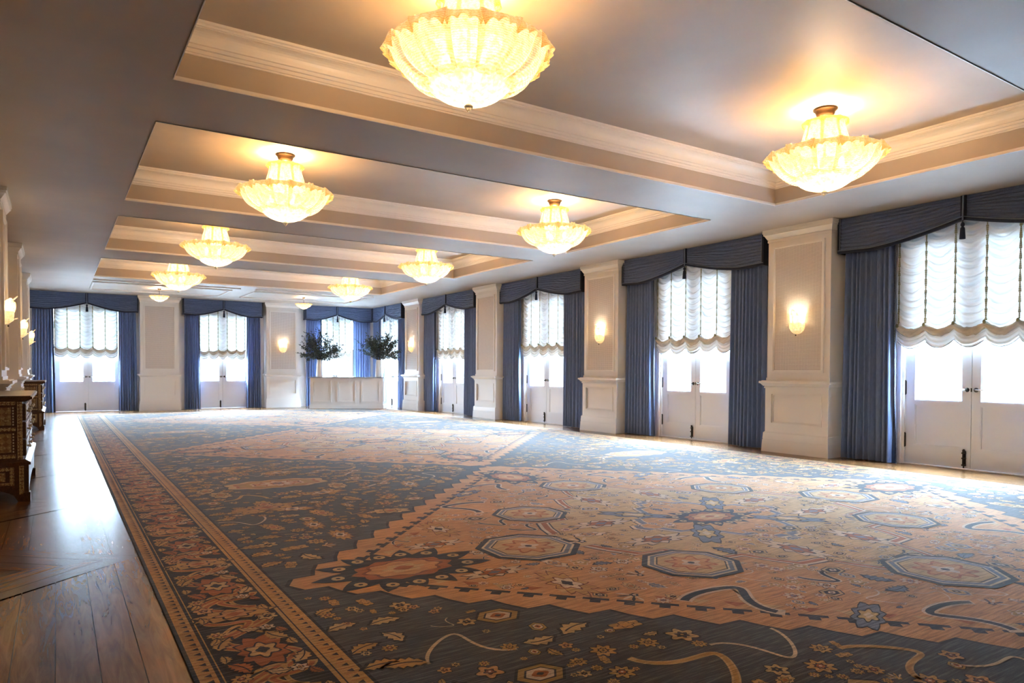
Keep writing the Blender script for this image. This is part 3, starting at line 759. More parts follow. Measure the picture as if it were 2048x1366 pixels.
def add_valance(loc, rz, hl, hr, seed, label, ends=(1, 1), yf=-.27):
    r = empty('valance', loc, rz, label, 'valance', 'ruched blue valances with tassels over the doors')
    ztop = ZS - .004
    def side(sg, h, sd):
        w, w2 = fbm(sd), fbm(sd + 5)
        nu, nv = 70, 90; t = np.linspace(0, 1, nu)[:, None]; v = np.linspace(0, 1, nv)[None, :]
        zb = swag_bottom(t); z = ztop + (zb - ztop) * v
        ph = 2 * PI * (9.5 * v + .55 * np.sin(PI * t) * (1 - v) + .30 * w(t * 5 + v * 3) + .25 * w2(t * 2 - v * 5))
        dis = (.026 * (np.abs(np.sin(ph / 2)) ** .8 - .4) + .014 * (np.abs(np.sin(1.15 * ph + 2 * t + w2(t * 6))) ** .8 - .4)) * np.minimum(1, 6 * v) * np.minimum(1, 8 * (1 - v)) * np.minimum(1, .25 + 9 * t) * np.minimum(1, .25 + 12 * (1 - t))
        P = np.stack([sg * h * t + 0 * v, yf + .004 - dis, z], 2)
        b = MB().grid(P); b.grid(P + np.array([0, .012, 0])); part('swag_panel', b, 'valance', r)
        tt = np.linspace(0, 1, 50); zb1 = swag_bottom(tt); xs = sg * h * tt
        trim = MB()
        prof = [(-.018, .045), (-.026, .04), (-.026, .004), (-.012, -.008), (.02, -.008), (.02, .03)]
        Q = np.array([[(x, yf + a, z_ + c) for a, c in prof] for x, z_ in zip(xs, zb1)]); trim.grid(Q)
        part('bottom_braid', trim, 'navy', r)
        pip = MB().tube([(x, yf - .027, z_ + .036) for x, z_ in zip(xs, zb1)], .0055, 6); part('piping', pip, 'piping', r)
        return zb1[-1]
    ze = side(-1, hl, seed); side(1, hr, seed + 40)
    for sg, h, on in ((-1, hl, ends[0]), (1, hr, ends[1])):
        b = MB(); b.box(sg * (h - .035), sg * (h + .004), yf - .024, yf + .01, ze, ztop); part('end_braid', b, 'navy', r)
        part('piping', MB().tube([(sg * (h - .036), yf - .024, ze + .03), (sg * (h - .036), yf - .024, ztop)], .0055, 6), 'piping', r)
        if on:
            b = MB(); b.box(sg * (h - .012), sg * h, yf, -.03, ze, ztop); b.box(sg * (h - .012), sg * (h + .006), yf, -.03, ze - .006, ze + .045); part('side_return', b, 'navy', r)
    part('center_braid', MB().box(-.032, .032, yf - .026, yf, 3.262, ztop), 'navy', r)
    part('center_cord', MB().tube([(0, yf - .03, 3.262), (0, yf - .03, ztop)], .011, 8), 'piping', r)
    b = MB().lathe([(0, 3.262), (.006, 3.26), (.006, 3.235), (.016, 3.228), (.024, 3.21), (.024, 3.192), (.013, 3.175), (.022, 3.166), (.026, 3.155), (.034, 3.05), (.035, 3.018), (.0, 3.018)], 16)
    b.v = [(p[0], p[1] + yf - .03, p[2]) for p in b.v]; part('tassel', b, 'navy', r)
    return r
def add_shade(loc, rz, x0, x1, seed, label, yc=-.046, nsw=5, drop=0.):
    w = (x1 - x0) / nsw; rr = random.Random(seed)
    f1, f2, f3 = fbm(seed), fbm(seed + 3), fbm(seed + 9)
    r = empty('balloon_shade', loc, rz, label, 'window shade', 'white balloon shades over the glazed doors')
    zt = 3.48; nx, nv = 18, 150
    A = np.linspace(-1, 1, nx); X = np.concatenate([x0 + w * (k + (A[(1 if k else 0):] + 1) / 2) for k in range(nsw)]); a = np.concatenate([A[(1 if k else 0):] for k in range(nsw)])
    K = np.concatenate([np.full(len(A[(1 if k else 0):]), float(k)) for k in range(nsw)])
    sag = 1 - a ** 2
    zb = 1.955 - .085 * sag - drop + .02 * f3(X * 2)
    v = np.linspace(0, 1, nv)[None, :]; z = zt + (zb[:, None] - zt) * v
    s = sag[:, None]; X2 = X[:, None]; K2 = K[:, None]
    ph = 2 * PI * (z + .115 * s + .020 * f1(K2 * 9 + z * 6) + .024 * f2(X2 * 4 + z * 3)) / .118
    env = np.minimum(1, .22 + s) * np.minimum(1, 7 * v)
    dis = (.019 * np.sin(ph) + .010 * np.sin(2.17 * ph + K2 * 2 + 2 * f3(z * 4 + K2)) + .006 * f1(z * 22 + X2 * 5)) * env + .016 * s * v
    P = np.stack([X2 + 0 * v, yc - dis, z], 2)
    part('sheer_panel', MB().grid(P), 'shade', r)
    # gathered roll
    n = 20; th = np.linspace(0, 2 * PI, n, endpoint=False)[None, :]; xs = X[:, None]
    zc = (1.925 - .085 * sag - drop + .02 * f3(X * 2))[:, None]; rz_ = .055 * (1 - .25 * (1 - s)) ; ry = .045
    wr = 1 + .16 * np.sin(5 * th + 9 * a[:, None] + K2 * 3) + .12 * f2(th * 3 + xs * 9)
    P = np.stack([xs + 0 * th, yc - .012 + ry * np.cos(th) * wr, zc + rz_ * np.sin(th) * wr], 2)
    P = np.concatenate([P, P[:, :1]], 1); part('gathered_roll', MB().grid(P), 'roll', r)
    # skirt
    nv = 26; v = np.linspace(0, 1, nv)[None, :]
    hem = (1.735 - .105 * sag - drop)[:, None]; z = (zc - .02) + (hem - zc + .02) * v
    dis = .012 * np.sin(2 * PI * (z + .10 * s) / .062 + K2 * 2 + f1(xs * 7)) * np.minimum(1, 5 * v) + .035 * s * np.sin(PI * v * .8) + .008 * f2(xs * 25 + v)
    P = np.stack([xs + 0 * v, yc - .01 - dis, z], 2); part('scalloped_skirt', MB().grid(P), 'skirt', r)
    e = P[:, -1]; part('hem_fringe', MB().tube([tuple(p) for p in e[::2]], .006, 5), 'fringe', r)
    for k in range(nsw + 1):
        x = min(max(x0 + w * k, x0 + .012), x1 - .012); zz = np.linspace(zt, 1.97 - drop, 60); b = MB()
        wd = .0125 * (1 + .35 * np.sign(np.sin(zz * 47 + k)) * np.abs(np.sin(zz * 23 + k * 2)))
        for i in range(59): b.quad((x - wd[i], yc - .012, zz[i]), (x - wd[i], yc - .012, zz[i + 1] + .0015), (x + wd[i], yc - .012, zz[i + 1] + .0015), (x + wd[i], yc - .012, zz[i]))
        part('cord_tape', b, 'cordtape', r)
        b = MB().lathe([(0, -.03), (.017, -.02), (.02, 0), (.012, .02), (0, .026)], 10); b.v = [(p[0] + x, p[1] + yc - .055, p[2] + 1.955 - drop) for p in b.v]; part('cord_rosette', b, 'cordtape', r)
CG = 'blue silk curtains beside the doors'
RN = ['first door of the long window wall', 'second door of the long window wall', 'third door of the long window wall', 'fourth door of the long window wall', 'corner door of the window wall']
for i, y in enumerate(DR):
    loc = (RIGHT, y, 0); door(i + 1, loc, -R90)
    if i == 4:
        add_valance(loc, -R90, 1.165, 1.43, 300, 'corner valance above the window wall door behind the white bar counter', (0, 1))
        add_curtain(loc, -R90, -1.37, -.79, 71, 1, 'narrow blue curtain in the far corner on the window wall', CG, nfold=7)
        add_curtain(loc, -R90, .93, 1.39, 72, -1, 'dark blue curtain between the corner door and the last sconce pilaster', CG, nfold=6)
        add_shade(loc, -R90, -.76, .89, 500, 'white balloon shade in the corner door of the window wall', nsw=5)
        continue
    add_valance(loc, -R90, 1.72, 1.72, 100 + 9 * i, 'blue tasselled valance above the ' + RN[i])
    add_curtain(loc, -R90, -1.685, -.945, 10 + i * 3, 1, 'blue silk curtain far side of ' + RN[i], CG)
    add_curtain(loc, -R90, .955, 1.685, 40 + i * 3, -1, 'blue silk curtain near side of ' + RN[i], CG)
    add_shade(loc, -R90, -.935, .935, 400 + 7 * i, 'white balloon shade in the ' + RN[i])
FN = ['end wall door nearest the chests', 'middle door of the end wall', 'end wall door behind the white bar counter']
FV = [(-.02, 1.44, 1.36), (-.01, 1.23, 1.24), (-.02, 1.15, 1.325)]
FCU = [(-1.40, -.88, .82, 1.29), (-1.20, -.76, .74, 1.18), (-1.12, -.58, .60, 1.285)]
for i, x in enumerate(DF):
    loc = (x, FAR, 0); door(6 + i, loc, 0); c, hl, hr = FV[i]; a, b, c2, d = FCU[i]
    lv = (x + c, FAR, 0)
    add_valance(lv, 0, hl, hr, 200 + 9 * i, 'blue tasselled valance above the ' + FN[i], (1, 0) if i == 2 else (1, 1))
    add_curtain(loc, 0, a, b, 80 + i * 5, 1, ('blue silk curtain left of the ', 'blue silk curtain left of the ', 'blue curtain left of the ')[i] + FN[i], CG, nfold=7)
    add_curtain(loc, 0, c2, d, 83 + i * 5, -1, ('blue silk curtain right of the ', 'blue silk curtain right of the ', 'blue corner curtain right of the ')[i] + FN[i], CG, nfold=7)
    add_shade(loc, 0, b + .03, c2 - .03, 450 + 7 * i, 'white balloon shade in the ' + FN[i], drop=.0)
# ------------------------------------------------------------------ chandeliers
def petal(n_lobes, prof, half, bulge, curl=1., nu=13, twist=0.):
    """one glass leaf of a bowl: prof = [(r, z)], half = half angle; ridged cross-section, lobed curling tip"""
    pr = np.array(prof); nv = len(pr); u = np.linspace(-1, 1, nu)[:, None]; v = np.linspace(0, 1, nv)[None, :]
    hw = half * (1 + .10 * np.sin(PI * v)) * np.where(v > .8, 1 - .20 * ((v - .8) / .2) ** 2, 1)
    ang = u * hw + twist * v ** 3
    ridge = bulge * (np.cos(u * PI / 2) ** .7 + .12 * np.cos(u * PI * 3.5)) * (.35 + .65 * v)
    dr = np.gradient(pr[:, 0]); dz = np.gradient(pr[:, 1]); L = np.hypot(dr, dz) + 1e-9
    nr, nz = (dz / L)[None, :], (-dr / L)[None, :]
    tip = np.clip((v - .74) / .26, 0, 1)
    lob = np.abs(np.sin((u + 1) * PI * n_lobes / 2))
    back = tip ** 1.3 * (.9 * u ** 2 + .45 * (1 - lob))
    r = pr[None, :, 0] + nr * ridge - back * .075 * curl; z = pr[None, :, 1] + nz * ridge - back * .045 * curl
    P = np.stack([r * np.cos(ang), r * np.sin(ang), z + 0 * u], 2)
    tint = np.clip(.10 + .62 * np.clip((v - .70) / .30, 0, 1) ** 1.4 + .42 * np.abs(u) ** 5 * (.3 + .7 * v), 0, 1) + 0 * u  # amber tips are pigment; the edge term paints darker creases between petals
    return MB().grid(P, tint=tint)
def spl(pts, n):
    p = np.array(pts, float); t = np.linspace(0, len(p) - 1, n); i = np.minimum(t.astype(int), len(p) - 2); f = (t - i)[:, None]
    p0 = p[np.maximum(i - 1, 0)]; p1 = p[i]; p2 = p[i + 1]; p3 = p[np.minimum(i + 2, len(p) - 1)]
    return .5 * (2 * p1 + (p2 - p0) * f + (2 * p0 - 5 * p1 + 4 * p2 - p3) * f ** 2 + (3 * p1 - p0 - 3 * p2 + p3) * f ** 3)
BOWL = spl([(.27, -.728), (.37, -.69), (.45, -.635), (.498, -.565), (.522, -.50), (.555, -.452), (.605, -.448), (.648, -.492)], 30)
NP_ = 14
PET = petal(3, BOWL, PI / NP_ * 1.12, .034).data('bowl_petal')
CRW = spl([(.235, -.43), (.225, -.33), (.195, -.23), (.185, -.17), (.205, -.135), (.235, -.13), (.25, -.15)], 20)
CPT = petal(3, CRW, PI / 8 * 1.12, .014, .6, 11)
for k in list(CPT.tint): CPT.tint[k] = min(1, .62 + .45 * CPT.tint[k])
CPT = CPT.data('crown_petal')
DISH = [(0, -.848), (.05, -.845), (.12, -.832), (.19, -.805), (.25, -.765), (.30, -.715), (.322, -.695), (.318, -.688), (.30, -.70)]
b_ = MB().lathe(DISH, 96, fn=lambda A, Z: 1 + .030 * np.cos(28 * A) * (Z > -.84), tint=[.02, .02, .03, .04, .06, .16, .35, .3, .2]); DSH = b_.data('ribbed_dish')
FIN = MB().lathe([(0, -.905), (.012, -.892), (.030, -.872), (.033, -.862), (.02, -.850), (0, -.848)], 14).data('finial')
COL = MB().lathe([(0, -.851), (.02, -.851), (.021, -.858), (0, -.86)], 12).data('finial_collar')
CAN = MB().lathe([(0, 0), (.118, 0), (.122, -.008), (.112, -.02), (.098, -.03), (.092, -.055), (.072, -.088), (.04, -.105), (.018, -.11), (0, -.11)], 32).data('ceiling_canopy')
STM = MB().lathe([(.012, -.10), (.012, -.86)], 10).data('stem')
BULB = MB().lathe([(0, -.06), (.018, -.055), (.03, -.03), (.033, 0), (.026, .03), (.012, .05), (0, .055)], 14).data('bulb')
m = bpy.data.materials.new('lit_bulb'); m.use_nodes = True
m.node_tree.nodes['Principled BSDF'].inputs['Emission Color'].default_value = (1, .80, .50, 1); m.node_tree.nodes['Principled BSDF'].inputs['Emission Strength'].default_value = 6; M['bulb'] = m
def point(name, loc, power, col, rad, parent=None):
    l = bpy.data.lights.new(name, 'POINT'); l.energy = power; l.color = col; l.shadow_soft_size = rad
    o = bpy.data.objects.new(name, l); C.objects.link(o); o.location = loc
    if parent: o.parent = parent
    return o
WARM = (1., .84, .62)
CH_POWER, CROWN_POWER, SMALL_POWER, SCONCE_POWER = 44., 58., 12., 10.
def chandelier(loc, label, scale=1., crown=True, canopy=True, rz=0.):
    r = empty('chandelier', loc, rz, label, 'chandelier', 'amber glass leaf chandeliers'); r.scale = (scale,) * 3
    part('ceiling_canopy', CAN, 'brass', r); part('stem', STM, 'brass', r)
    for k in range(NP_):
        p = part('bowl_petal', PET, 'leafglass', r); a = 2 * PI * k / NP_; p.rotation_euler = (0, 0, a); p.scale = (1 - .035 * (k % 2), 1 - .035 * (k % 2), 1 - .012 * (k % 2))
    if crown:
        for k in range(8): p = part('crown_petal', CPT, 'leafglass', r); p.rotation_euler = (0, 0, 2 * PI * (k + .3) / 8)
    part('ribbed_dish', DSH, 'dishglass', r); part('finial', FIN, 'finial', r); part('finial_collar', COL, 'dark_metal', r)
    for k in range(3):
        a = 2 * PI * k / 3 + .5; part('bulb', BULB, 'bulb', r, (.16 * math.cos(a), .16 * math.sin(a), -.56))
    return r
CHX = (2.46, 6.72); CHY = (4.33, 9.03, 13.65, 18.30)
ROWS = ['in the first and largest looking ceiling coffer', 'in the second ceiling coffer', 'in the third ceiling coffer', 'in the fourth ceiling coffer']
for i, y in enumerate(CHY):
    for j, x in enumerate(CHX):
        lb = 'amber glass chandelier ' + ROWS[i] + (', chest wall side' if j == 0 else ', window wall side')
        chandelier((x, y, ZC), lb, rz=.2 * i + .5 * j + .1)
        point('chandelier_light', (x, y, ZC - .50), CH_POWER, WARM, .14); point('chandelier_uplight', (x, y, ZC - .30), CROWN_POWER, (1., .75, .42), .08)
for j, x in enumerate((2.46, 6.55)):
    chandelier((x, 22.0, ZS), 'small glass chandelier under the flat far ceiling, ' + ('before the lampless pilaster' if j == 0 else 'before the sconce pilaster'), .44, False, rz=.3)
    point('chandelier_light', (x, 22.0, ZS - .21), SMALL_POWER, WARM, .07)

# ------------------------------------------------------------------ wall sconces (root at the pilaster face, room side -y)
def half_bowl():
    prof = spl([(.0, -.155), (.06, -.14), (.10, -.105), (.125, -.05), (.13, .0), (.125, .02)], 16)
    return MB().lathe(prof.tolist(), 40, PI, 2 * PI, 1, .86, fn=lambda A, Z: 1 + .02 * np.cos(24 * A), tint=np.clip(.55 - np.linspace(0, 1, 16) * .6, 0, 1))
SCUP = half_bowl().data('glass_cup')
def s_leaf(h0, h1, wdt, out, tip):
    nu, nv = 11, 18; u = np.linspace(-1, 1, nu)[:, None]; v = np.linspace(0, 1, nv)[None, :]
    w = wdt * (.55 + .6 * np.sin(PI * np.clip(v * .9, 0, 1)) ** .8) * np.where(v > .82, np.sqrt(np.clip(1 - ((v - .82) / .18) ** 2, 0.02, 1)), 1)
    y = -(out * (.35 + .75 * np.sin(PI * .5 * np.minimum(1, v * 1.5))) - .10 * wdt * (1 - np.cos(u * 1.3)) * 4 + tip * np.clip((v - .72) / .28, 0, 1) ** 2)
    z = h0 + (h1 - h0) * v - .02 * np.abs(np.sin(u * 5)) * (v > .85)
    return MB().grid(np.stack([u * w, y + 0 * u, z + 0 * u], 2), tint=np.clip(.15 + .5 * (v - .7), 0, 1) + 0 * u)
SLF = [s_leaf(-.10, .20, .085, .105, .0).data('glass_leaf'), s_leaf(-.10, .235, .07, .09, .055).data('glass_leaf'), s_leaf(-.14, -.055, .05, .10, .05).data('glass_leaf')]
SPL_ = MB().box(-.05, .05, -.012, 0, -.12, .08).data('back_plate')
SFN = MB().lathe([(0, -.02), (.009, -.014), (.011, -.004), (.006, .004), (0, .006)], 10).data('dark_finial')
def sconce(loc, rz, label):
    r = empty('wall_sconce', loc, rz, label, 'wall lamp', 'glass leaf sconces on the pilasters')
    part('back_plate', SPL_, 'brass', r); part('glass_cup', SCUP, 'sconceglass', r)
    for k, (a, i) in enumerate(((-.75, 0), (0, 1), (.75, 0), (.35, 2))):
        p = part('glass_leaf', SLF[i], 'sconceglass', r); p.rotation_euler = (0, 0, a)
    part('dark_finial', SFN, 'dark_metal', r, (0, -.045, -.165))
    b = part('bulb', BULB, 'bulb', r, (0, -.06, .03)); b.scale = (.7,) * 3
    wx = Matrix.Rotation(rz, 3, 'Z') @ Vector((0, -.07, .10)); point('sconce_light', Vector(loc) + wx, SCONCE_POWER, WARM, .03)
SZ = 2.04
for y, t_ in ((6.69, 'first pilaster from the camera on the window wall'), (11.41, 'second pilaster from the camera on the window wall'), (20.84, 'last pilaster of the window wall beside the corner')):
    sconce((RIGHT - .374, y, SZ), -R90, 'lit glass leaf sconce on the ' + t_)
sconce((PF[1], FAR - .374, SZ), 0, 'lit glass leaf sconce on the end wall pilaster beside the white counter')
for y, t_ in ((11.41, 'large lit'), (16.14, 'middle lit'), (20.84, 'smallest lit')):
    sconce((LEFT + .374, y, SZ), R90, t_ + {11.41: ' glass leaf sconce on the chest side wall, in profile above the big chest', 16.14: ' one of three glass leaf sconces on the chest side wall', 20.84: ' sconce on the chest side wall against the far blue curtain'}[y])
# ------------------------------------------------------------------ inlaid chests of drawers (local x along the left wall towards the far end, room side -y)
def chest(yc, label):
    r = empty('chest_of_drawers', (LEFT, yc, 0), R90, label, 'chest of drawers', 'inlaid chests along the left wall')
    H = 1.035; yb = -.06; bf = -.685; ff = -.725
    b = MB()
    for sx in (-1, 1):
        pts = []                                            # arched side of the base
        n = 14; y0, y1 = bf + .06, yb - .06
        arch = [(y0 + (y1 - y0) * i / n, .02 + .11 * math.sin(PI * i / n) ** .6) for i in range(n + 1)]
        prof = [(bf, 0), (y0, 0)] + arch[1:-1] + [(y1, 0), (yb, 0), (yb, .37), (bf, .37)]
        k = len(prof); xa, xb = sx * 1.035, sx * .985
        o = b.add([(xa, p, q) for p, q in prof] + [(xb, p, q) for p, q in prof], [tuple(range(k)) if sx < 0 else tuple(reversed(range(k))), tuple(k + i for i in (reversed(range(k)) if sx < 0 else range(k)))])
        b.f += [(o + i, o + (i + 1) % k, o + k + (i + 1) % k, o + k + i) for i in range(k)]; b.sm += [False] * k
        b.box(sx * .93, sx * 1.045, ff, bf + .02, 0, .09); b.box(sx * .95, sx * 1.04, ff + .012, bf, .09, .36)
    b.box(-.985, .985, bf, yb, .16, .37)
    n = 18; pts = [(-.95 + 1.9 * i / n, .03 + .13 * math.sin(PI * i / n) ** .45) for i in range(n + 1)]
    for (a, c), (d, e) in zip(pts, pts[1:]): b.box(a, d, ff + .015, bf + .01, max(c, e), .36)
    part('base', b, 'chestwood', r)
    b = MB(); b.box(-1.045, 1.045, ff - .005, yb, .36, .385); b.taper(-1.045, 1.045, ff - .005, yb, .385, -1.0, 1.0, bf, yb, .41); part('waist_molding', b, 'chestwood', r)
    part('body', MB().box(-1.0, 1.0, bf + .02, yb, .41, .985), 'chestwood', r)
    b = MB(); b.taper(-1.0, 1.0, bf, yb, .975, -1.035, 1.035, ff - .012, yb, 1.0); b.box(-1.045, 1.045, ff - .022, yb + .02, 1.0, 1.026); b.box(-1.03, 1.03, ff - .01, yb + .02, 1.026, H); part('chest_top', b, 'chestwood', r)
    for sx in (-1, 1):
        xs = sx * 1.0; e = sx * .006; b = MB()
        b.box(xs, xs + e, bf + .02, bf + .062, .41, .975)                                     # corner band
        for z in (.425, .69, .945): b.box(xs, xs + e, bf + .075, yb, z, z + .035)
        part('inlay_band', b, 'band', r)
        for z0, z1 in ((.475, .675), (.74, .93)):
            p = part('side_panel', MB().box(xs, xs + e * .6, bf + .11, yb - .03, z0, z1), 'panel', r)
            b = MB(); n = 7
            for i in range(n): zc = z0 + (z1 - z0) * (i + .5) / n; b.box(xs, xs + e * 1.6, bf + .088, bf + .10, zc - .008, zc + .008)
            part('bone_dot_row', b, 'pearl', p)
            b = MB(); ym = (bf + .11 + yb - .03) / 2; b.box(xs, xs + e * 1.3, ym - .006, ym + .006, z0, z1); b.frame(0, 1, 0, 1, .01, 0, .001) if False else None
            b.box(xs, xs + e * 1.3, bf + .11, yb - .03, z0, z0 + .008); b.box(xs, xs + e * 1.3, bf + .11, yb - .03, z1 - .008, z1); part('panel_bead', b, 'chestwood', p)
        b = MB(); xb = sx * 1.035
        b.box(xb, xb + e, bf + .012, bf + .05, .07, .35); b.box(xb, xb + e, bf + .09, bf + .125, .16, .34); b.box(xb, xb + e, bf + .125, yb - .12, .305, .34); b.box(xb, xb + e, bf + .125, yb - .12, .165, .19); part('inlay_band', b, 'band', r)
        part('side_panel', MB().box(xb, xb + e * .6, bf + .16, yb - .14, .205, .29), 'panel', r)
    for row, (z0, z1) in enumerate(((.44, .60), (.615, .775), (.79, .955))):
        for cx in (-.5, .5):
            d = part('drawer', MB().box(cx - .47, cx + .47, bf - .004, bf + .03, z0, z1), 'chestwood', r)
            b = MB().frame(cx - .46, cx + .46, z0 + .008, z1 - .008, .025, bf - .010, bf - .004); part('inlay_band', b, 'band', d)
            part('inlay_panel', MB().box(cx - .42, cx + .42, bf - .007, bf - .004, z0 + .045, z1 - .045), 'panel', d)
            for kx in (-.22, .22):
                k = MB().lathe([(0, 0), (.012, 0), (.008, .012), (.018, .024), (.015, .034), (0, .038)], 12); k.v = [(cx + kx + p[0], bf - .008 - p[2], (z0 + z1) / 2 + p[1]) for p in k.v]; part('knob', k, 'pearl', d)
    return r
chest(9.335, 'large dark wood chest with bone inlay side, cropped by the edge of the photo')
chest(18.88, 'far inlaid dark wood chest beside the blue curtain of the end wall')

# ------------------------------------------------------------------ white bar counter across the corner
TH = -yaw
cr = empty('bar_counter', (6.99 + 1.23 * math.cos(yaw), 22.92 - 1.23 * math.sin(yaw), 0), TH, 'white panelled bar counter with grey top standing across the far corner', 'bar counter')
part('carcass', MB().box(-1.205, 1.205, .025, .70, .02, 1.03), 'counter', cr)
b = MB(); b.box(-1.225, 1.225, .0, .72, 0.02, .13); b.box(-1.215, 1.215, .012, .71, .13, .15); part('plinth', b, 'counter', cr)
for k in range(3):
    x0 = -1.205 + .803 * k; b = MB(); b.frame(x0 + .09, x0 + .71, .23, .94, .035, -.004, .026); b.frame(x0 + .13, x0 + .67, .27, .90, .014, .012, .026); part('front_panel', b, 'counter', cr)
for sx in (-1, 1):
    b = MB()
    for y0, y1, z0, z1 in ((.10, .62, .24, .27), (.10, .62, .90, .93), (.10, .13, .27, .90), (.59, .62, .27, .90)): b.box(sx * 1.205, sx * 1.218, y0, y1, z0, z1)
    part('side_panel', b, 'counter', cr)
part('counter_top', MB().box(-1.245, 1.245, -.02, .74, 1.03, 1.067), 'marble', cr)
Rz = Matrix.Rotation(TH, 4, 'Z')
def onbar(x, y, z): return tuple(cr.location + Rz @ Vector((x, y, z)))
def vase(x, label):
    b = MB().lathe([(0, 0), (.105, 0), (.112, .008), (.108, .06), (.098, .25), (.086, .45), (.076, .565), (.074, .572), (.068, .565), (.078, .45), (.09, .2), (.095, .05), (0, .04)], 36)
    return tag(part('vase', b, 'vase', None, onbar(x, .34, 1.067)), label, 'vase', 'white vases on the bar counter')
vase(-.985, 'white tapered vase on the counter end beside the sconce pilaster')
vase(1.0, 'white tapered vase on the counter end by the window wall')
def branches(x, seed, label, lean):
    rr = random.Random(seed); r = empty('olive_branches', onbar(x, .34, 1.60), TH, label, 'branch arrangement', 'branch arrangements in the white vases')
    st, lf = MB(), MB()
    def leaf(p, d, s):
        d = d.normalized(); up = Vector((rr.uniform(-1, 1), rr.uniform(-1, 1), rr.uniform(-1, 1))); a = d.cross(up).normalized() * s * .20; n = d.cross(a).normalized() * s * .05
        lf.add([p, p + d * s * .45 + a + n, p + d * s, p + d * s * .45 - a + n], [(0, 1, 2, 3)])
    for k in range(46):
        az = rr.uniform(0, 2 * PI); el = rr.betavariate(1.5, 1.3) * 1.45 + .05; L = rr.uniform(.60, .90) * (.85 + .2 * math.sin(el)) * (1.1 if rr.random() < .15 else 1)
        d = Vector((math.cos(az) * math.cos(el) + lean * .25, math.sin(az) * math.cos(el), math.sin(el)))
        p = Vector((rr.uniform(-.03, .03), rr.uniform(-.03, .03), -.25)); q = Vector((math.cos(az) * .045, math.sin(az) * .045, .03))
        pts = [p, q]; n = 9; cur = q.copy(); dd = Vector((d.x * .6, d.y * .6, max(d.z, .5))).normalized()
        for i in range(n):
            dd = (dd + (d - dd) * .35 + Vector((rr.uniform(-.1, .1), rr.uniform(-.1, .1), rr.uniform(-.1, .1) - .035 * i * math.cos(el) * .6))).normalized()
            cur = cur + dd * L / n; pts.append(cur.copy())
            if i > 0:
                for _ in range(5 if i > 2 else 3):
                    sd = Vector((rr.gauss(0, 1), rr.gauss(0, 1), rr.gauss(0, 1))).normalized(); leaf(cur + sd * .01 - dd * rr.random() * L / n, dd * .7 + sd, rr.uniform(.06, .105))
            if i > 3 and rr.random() < .8:
                sd = (dd + Vector((rr.uniform(-1, 1), rr.uniform(-1, 1), rr.uniform(-.6, .9)))).normalized(); t0 = cur.copy(); t1 = t0 + sd * rr.uniform(.10, .2); st.tube([t0, (t0 + t1) / 2, t1], [.003, .0025, .0015], 4, False)
                for j in range(7):
                    s2 = Vector((rr.gauss(0, 1), rr.gauss(0, 1), rr.gauss(0, 1))).normalized(); leaf(t0 + (t1 - t0) * (j + 1) / 7, sd * .6 + s2, rr.uniform(.05, .09))
        st.tube(pts, [.005] * 2 + [.005 - .0004 * i for i in range(n)], 5, False)
    part('stem', st, 'stem', r); tag(part('leaves', lf, 'leaf', r), kind='stuff')
branches(-.985, 5, 'spreading dark green olive branches in the vase beside the sconce pilaster', -.1)
branches(1.0, 8, 'tall dark green olive branches in the vase by the window wall', -.05)
# ------------------------------------------------------------------ outside the panes: light-steering terrace and ground, railing, darkened buildings opposite
tag(part('terrace', MB().box(RIGHT + .3, 13.6, BACK - 4, 28.2, -.12, -.02).box(LEFT - 14, RIGHT + .3, FAR + .3, 28.2, -.12, -.02), 'terrace'), kind='structure')
tag(part('ground', MB().box(13.6, 40, BACK - 20, 60, -4.2, -4).box(-30, 13.6, 28.2, 60, -4.2, -4), 'ground'), kind='structure')
def rail(p0, p1, label):
    r = empty('balcony_railing', (*p0, 0), math.atan2(p1[1] - p0[1], p1[0] - p0[0]), label, 'railing', 'balcony railings outside')
    L = math.hypot(p1[0] - p0[0], p1[1] - p0[1])
    part('handrail', MB().box(0, L, -.03, .03, 1.0, 1.05), 'railing', r); part('bottom_rail', MB().box(0, L, -.02, .02, .08, .11), 'railing', r)
    n = int(L / 3.4)
    for i in range(n + 1): part('post', MB().box(L * i / n - .03, L * i / n + .03, -.03, .03, 0, 1.0), 'railing', r)
    part('middle_rail', MB().box(0, L, -.015, .015, .52, .55), 'railing', r)
rail((13.2, -3), (13.2, 27.5), 'pale grey iron railing, colour darkened against glare, outside the doors of the window wall')
rail((13.1, 27.7), (-6, 27.7), 'pale grey iron railing, colour darkened against glare, outside the doors of the end wall')
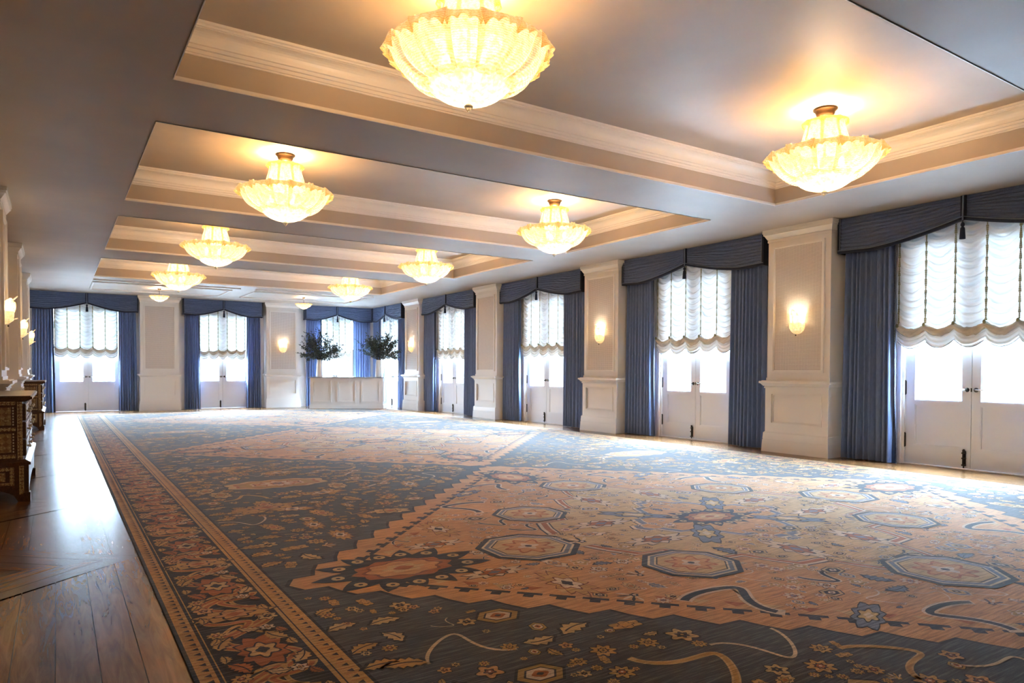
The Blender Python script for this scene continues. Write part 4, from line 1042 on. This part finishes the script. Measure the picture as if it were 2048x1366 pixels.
def building(name, x0, x1, y0, y1, h, face, label):
    r = empty(name, ((x0 + x1) / 2, (y0 + y1) / 2, -4), 0, label, 'building', 'darkened pale buildings opposite the doors')
    cx, cy = (x0 + x1) / 2, (y0 + y1) / 2
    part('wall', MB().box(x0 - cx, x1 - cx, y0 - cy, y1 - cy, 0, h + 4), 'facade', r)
    a0, a1 = (y0, y1) if face == 'x' else (x0, x1); n = int((a1 - a0) / 3.2)
    for i in range(n):
        c = a0 + (a1 - a0) * (i + .5) / n
        for z in (.7, 3.9):
            if z + 2.3 > h + 4: continue
            f, g = MB(), MB()
            if face == 'x': f.box(x0 - cx - .08, x0 - cx, c - cy - .75, c - cy + .75, z - .15, z + 2.2); g.box(x0 - cx - .1, x0 - cx - .07, c - cy - .55, c - cy + .55, z, z + 2.0)
            else: f.box(c - cx - .75, c - cx + .75, y0 - cy - .08, y0 - cy, z - .15, z + 2.2); g.box(c - cx - .55, c - cx + .55, y0 - cy - .1, y0 - cy - .07, z, z + 2.0)
            w = part('window_surround', f, 'facadewhite_darkened', r); part('window_glass', g, 'extglass', w)
    b = MB()
    if face == 'x': b.box(x0 - cx - .25, x0 - cx, y0 - cy, y1 - cy, 3.3, 3.5)
    else: b.box(x0 - cx, x1 - cx, y0 - cy - .25, y0 - cy, 3.3, 3.5)
    part('string_course', b, 'facadewhite_darkened', r)
building('building', 22, 28, -12, 46, 4.2, 'x', 'pale pink stuccoed building, colour darkened against glare, seen through the window wall doors')
building('building', -12, 16, 40, 46, 2.5, 'y', 'pale pink stuccoed building, colour darkened against glare, seen through the end wall doors')

# ------------------------------------------------------------------ daylight
w = bpy.data.worlds.new('sky'); SC.world = w; w.use_nodes = True
nt = w.node_tree; bg = nt.nodes['Background']
tc = nt.nodes.new('ShaderNodeTexCoord'); sp = nt.nodes.new('ShaderNodeSeparateXYZ'); rp = nt.nodes.new('ShaderNodeValToRGB')
nt.links.new(tc.outputs['Generated'], sp.inputs[0]); nt.links.new(sp.outputs['Z'], rp.inputs[0])
rp.color_ramp.elements[0].position = 0; rp.color_ramp.elements[0].color = (.66, .82, 1, 1); rp.color_ramp.elements[1].position = .7; rp.color_ramp.elements[1].color = (.56, .75, 1, 1)
nt.links.new(rp.outputs[0], bg.inputs[0]); bg.inputs['Strength'].default_value = 172.0
sun = bpy.data.lights.new('sun', 'SUN'); sun.energy = 44; sun.color = (.54, .77, 1.); sun.angle = math.radians(38)
so = bpy.data.objects.new('sun', sun); C.objects.link(so)
so.rotation_euler = Vector((-math.cos(math.radians(54)), -.22, -math.sin(math.radians(54)))).to_track_quat('-Z', 'Y').to_euler()
def portal(loc, rot):
    l = bpy.data.lights.new('daylight_portal', 'AREA'); l.shape = 'RECTANGLE'; l.size = 1.46; l.size_y = .86; l.cycles.is_portal = True
    o = bpy.data.objects.new('daylight_portal', l); C.objects.link(o); o.location = loc; o.rotation_euler = rot
for y in DR: portal((RIGHT + .08, y, 1.335), (R90, 0, R90))
for x in DF: portal((x, FAR + .08, 1.335), (-R90, 0, 0))

# ------------------------------------------------------------------ view
vs = SC.view_settings; vs.view_transform = 'Standard'; vs.look = 'None'; vs.gamma = 1.0; vs.use_curve_mapping = False; vs.exposure = 0.42
cy = SC.cycles
cy.max_bounces = 10; cy.diffuse_bounces = 5; cy.glossy_bounces = 4; cy.transmission_bounces = 6; cy.transparent_max_bounces = 12
cy.caustics_reflective = False; cy.caustics_refractive = False; cy.sample_clamp_indirect = 30.0; cy.use_denoising = True
for k_ in ('leafglass', 'dishglass', 'sconceglass', 'bulb'): M[k_].cycles.emission_sampling = 'NONE'   # their light is carried by the lamps
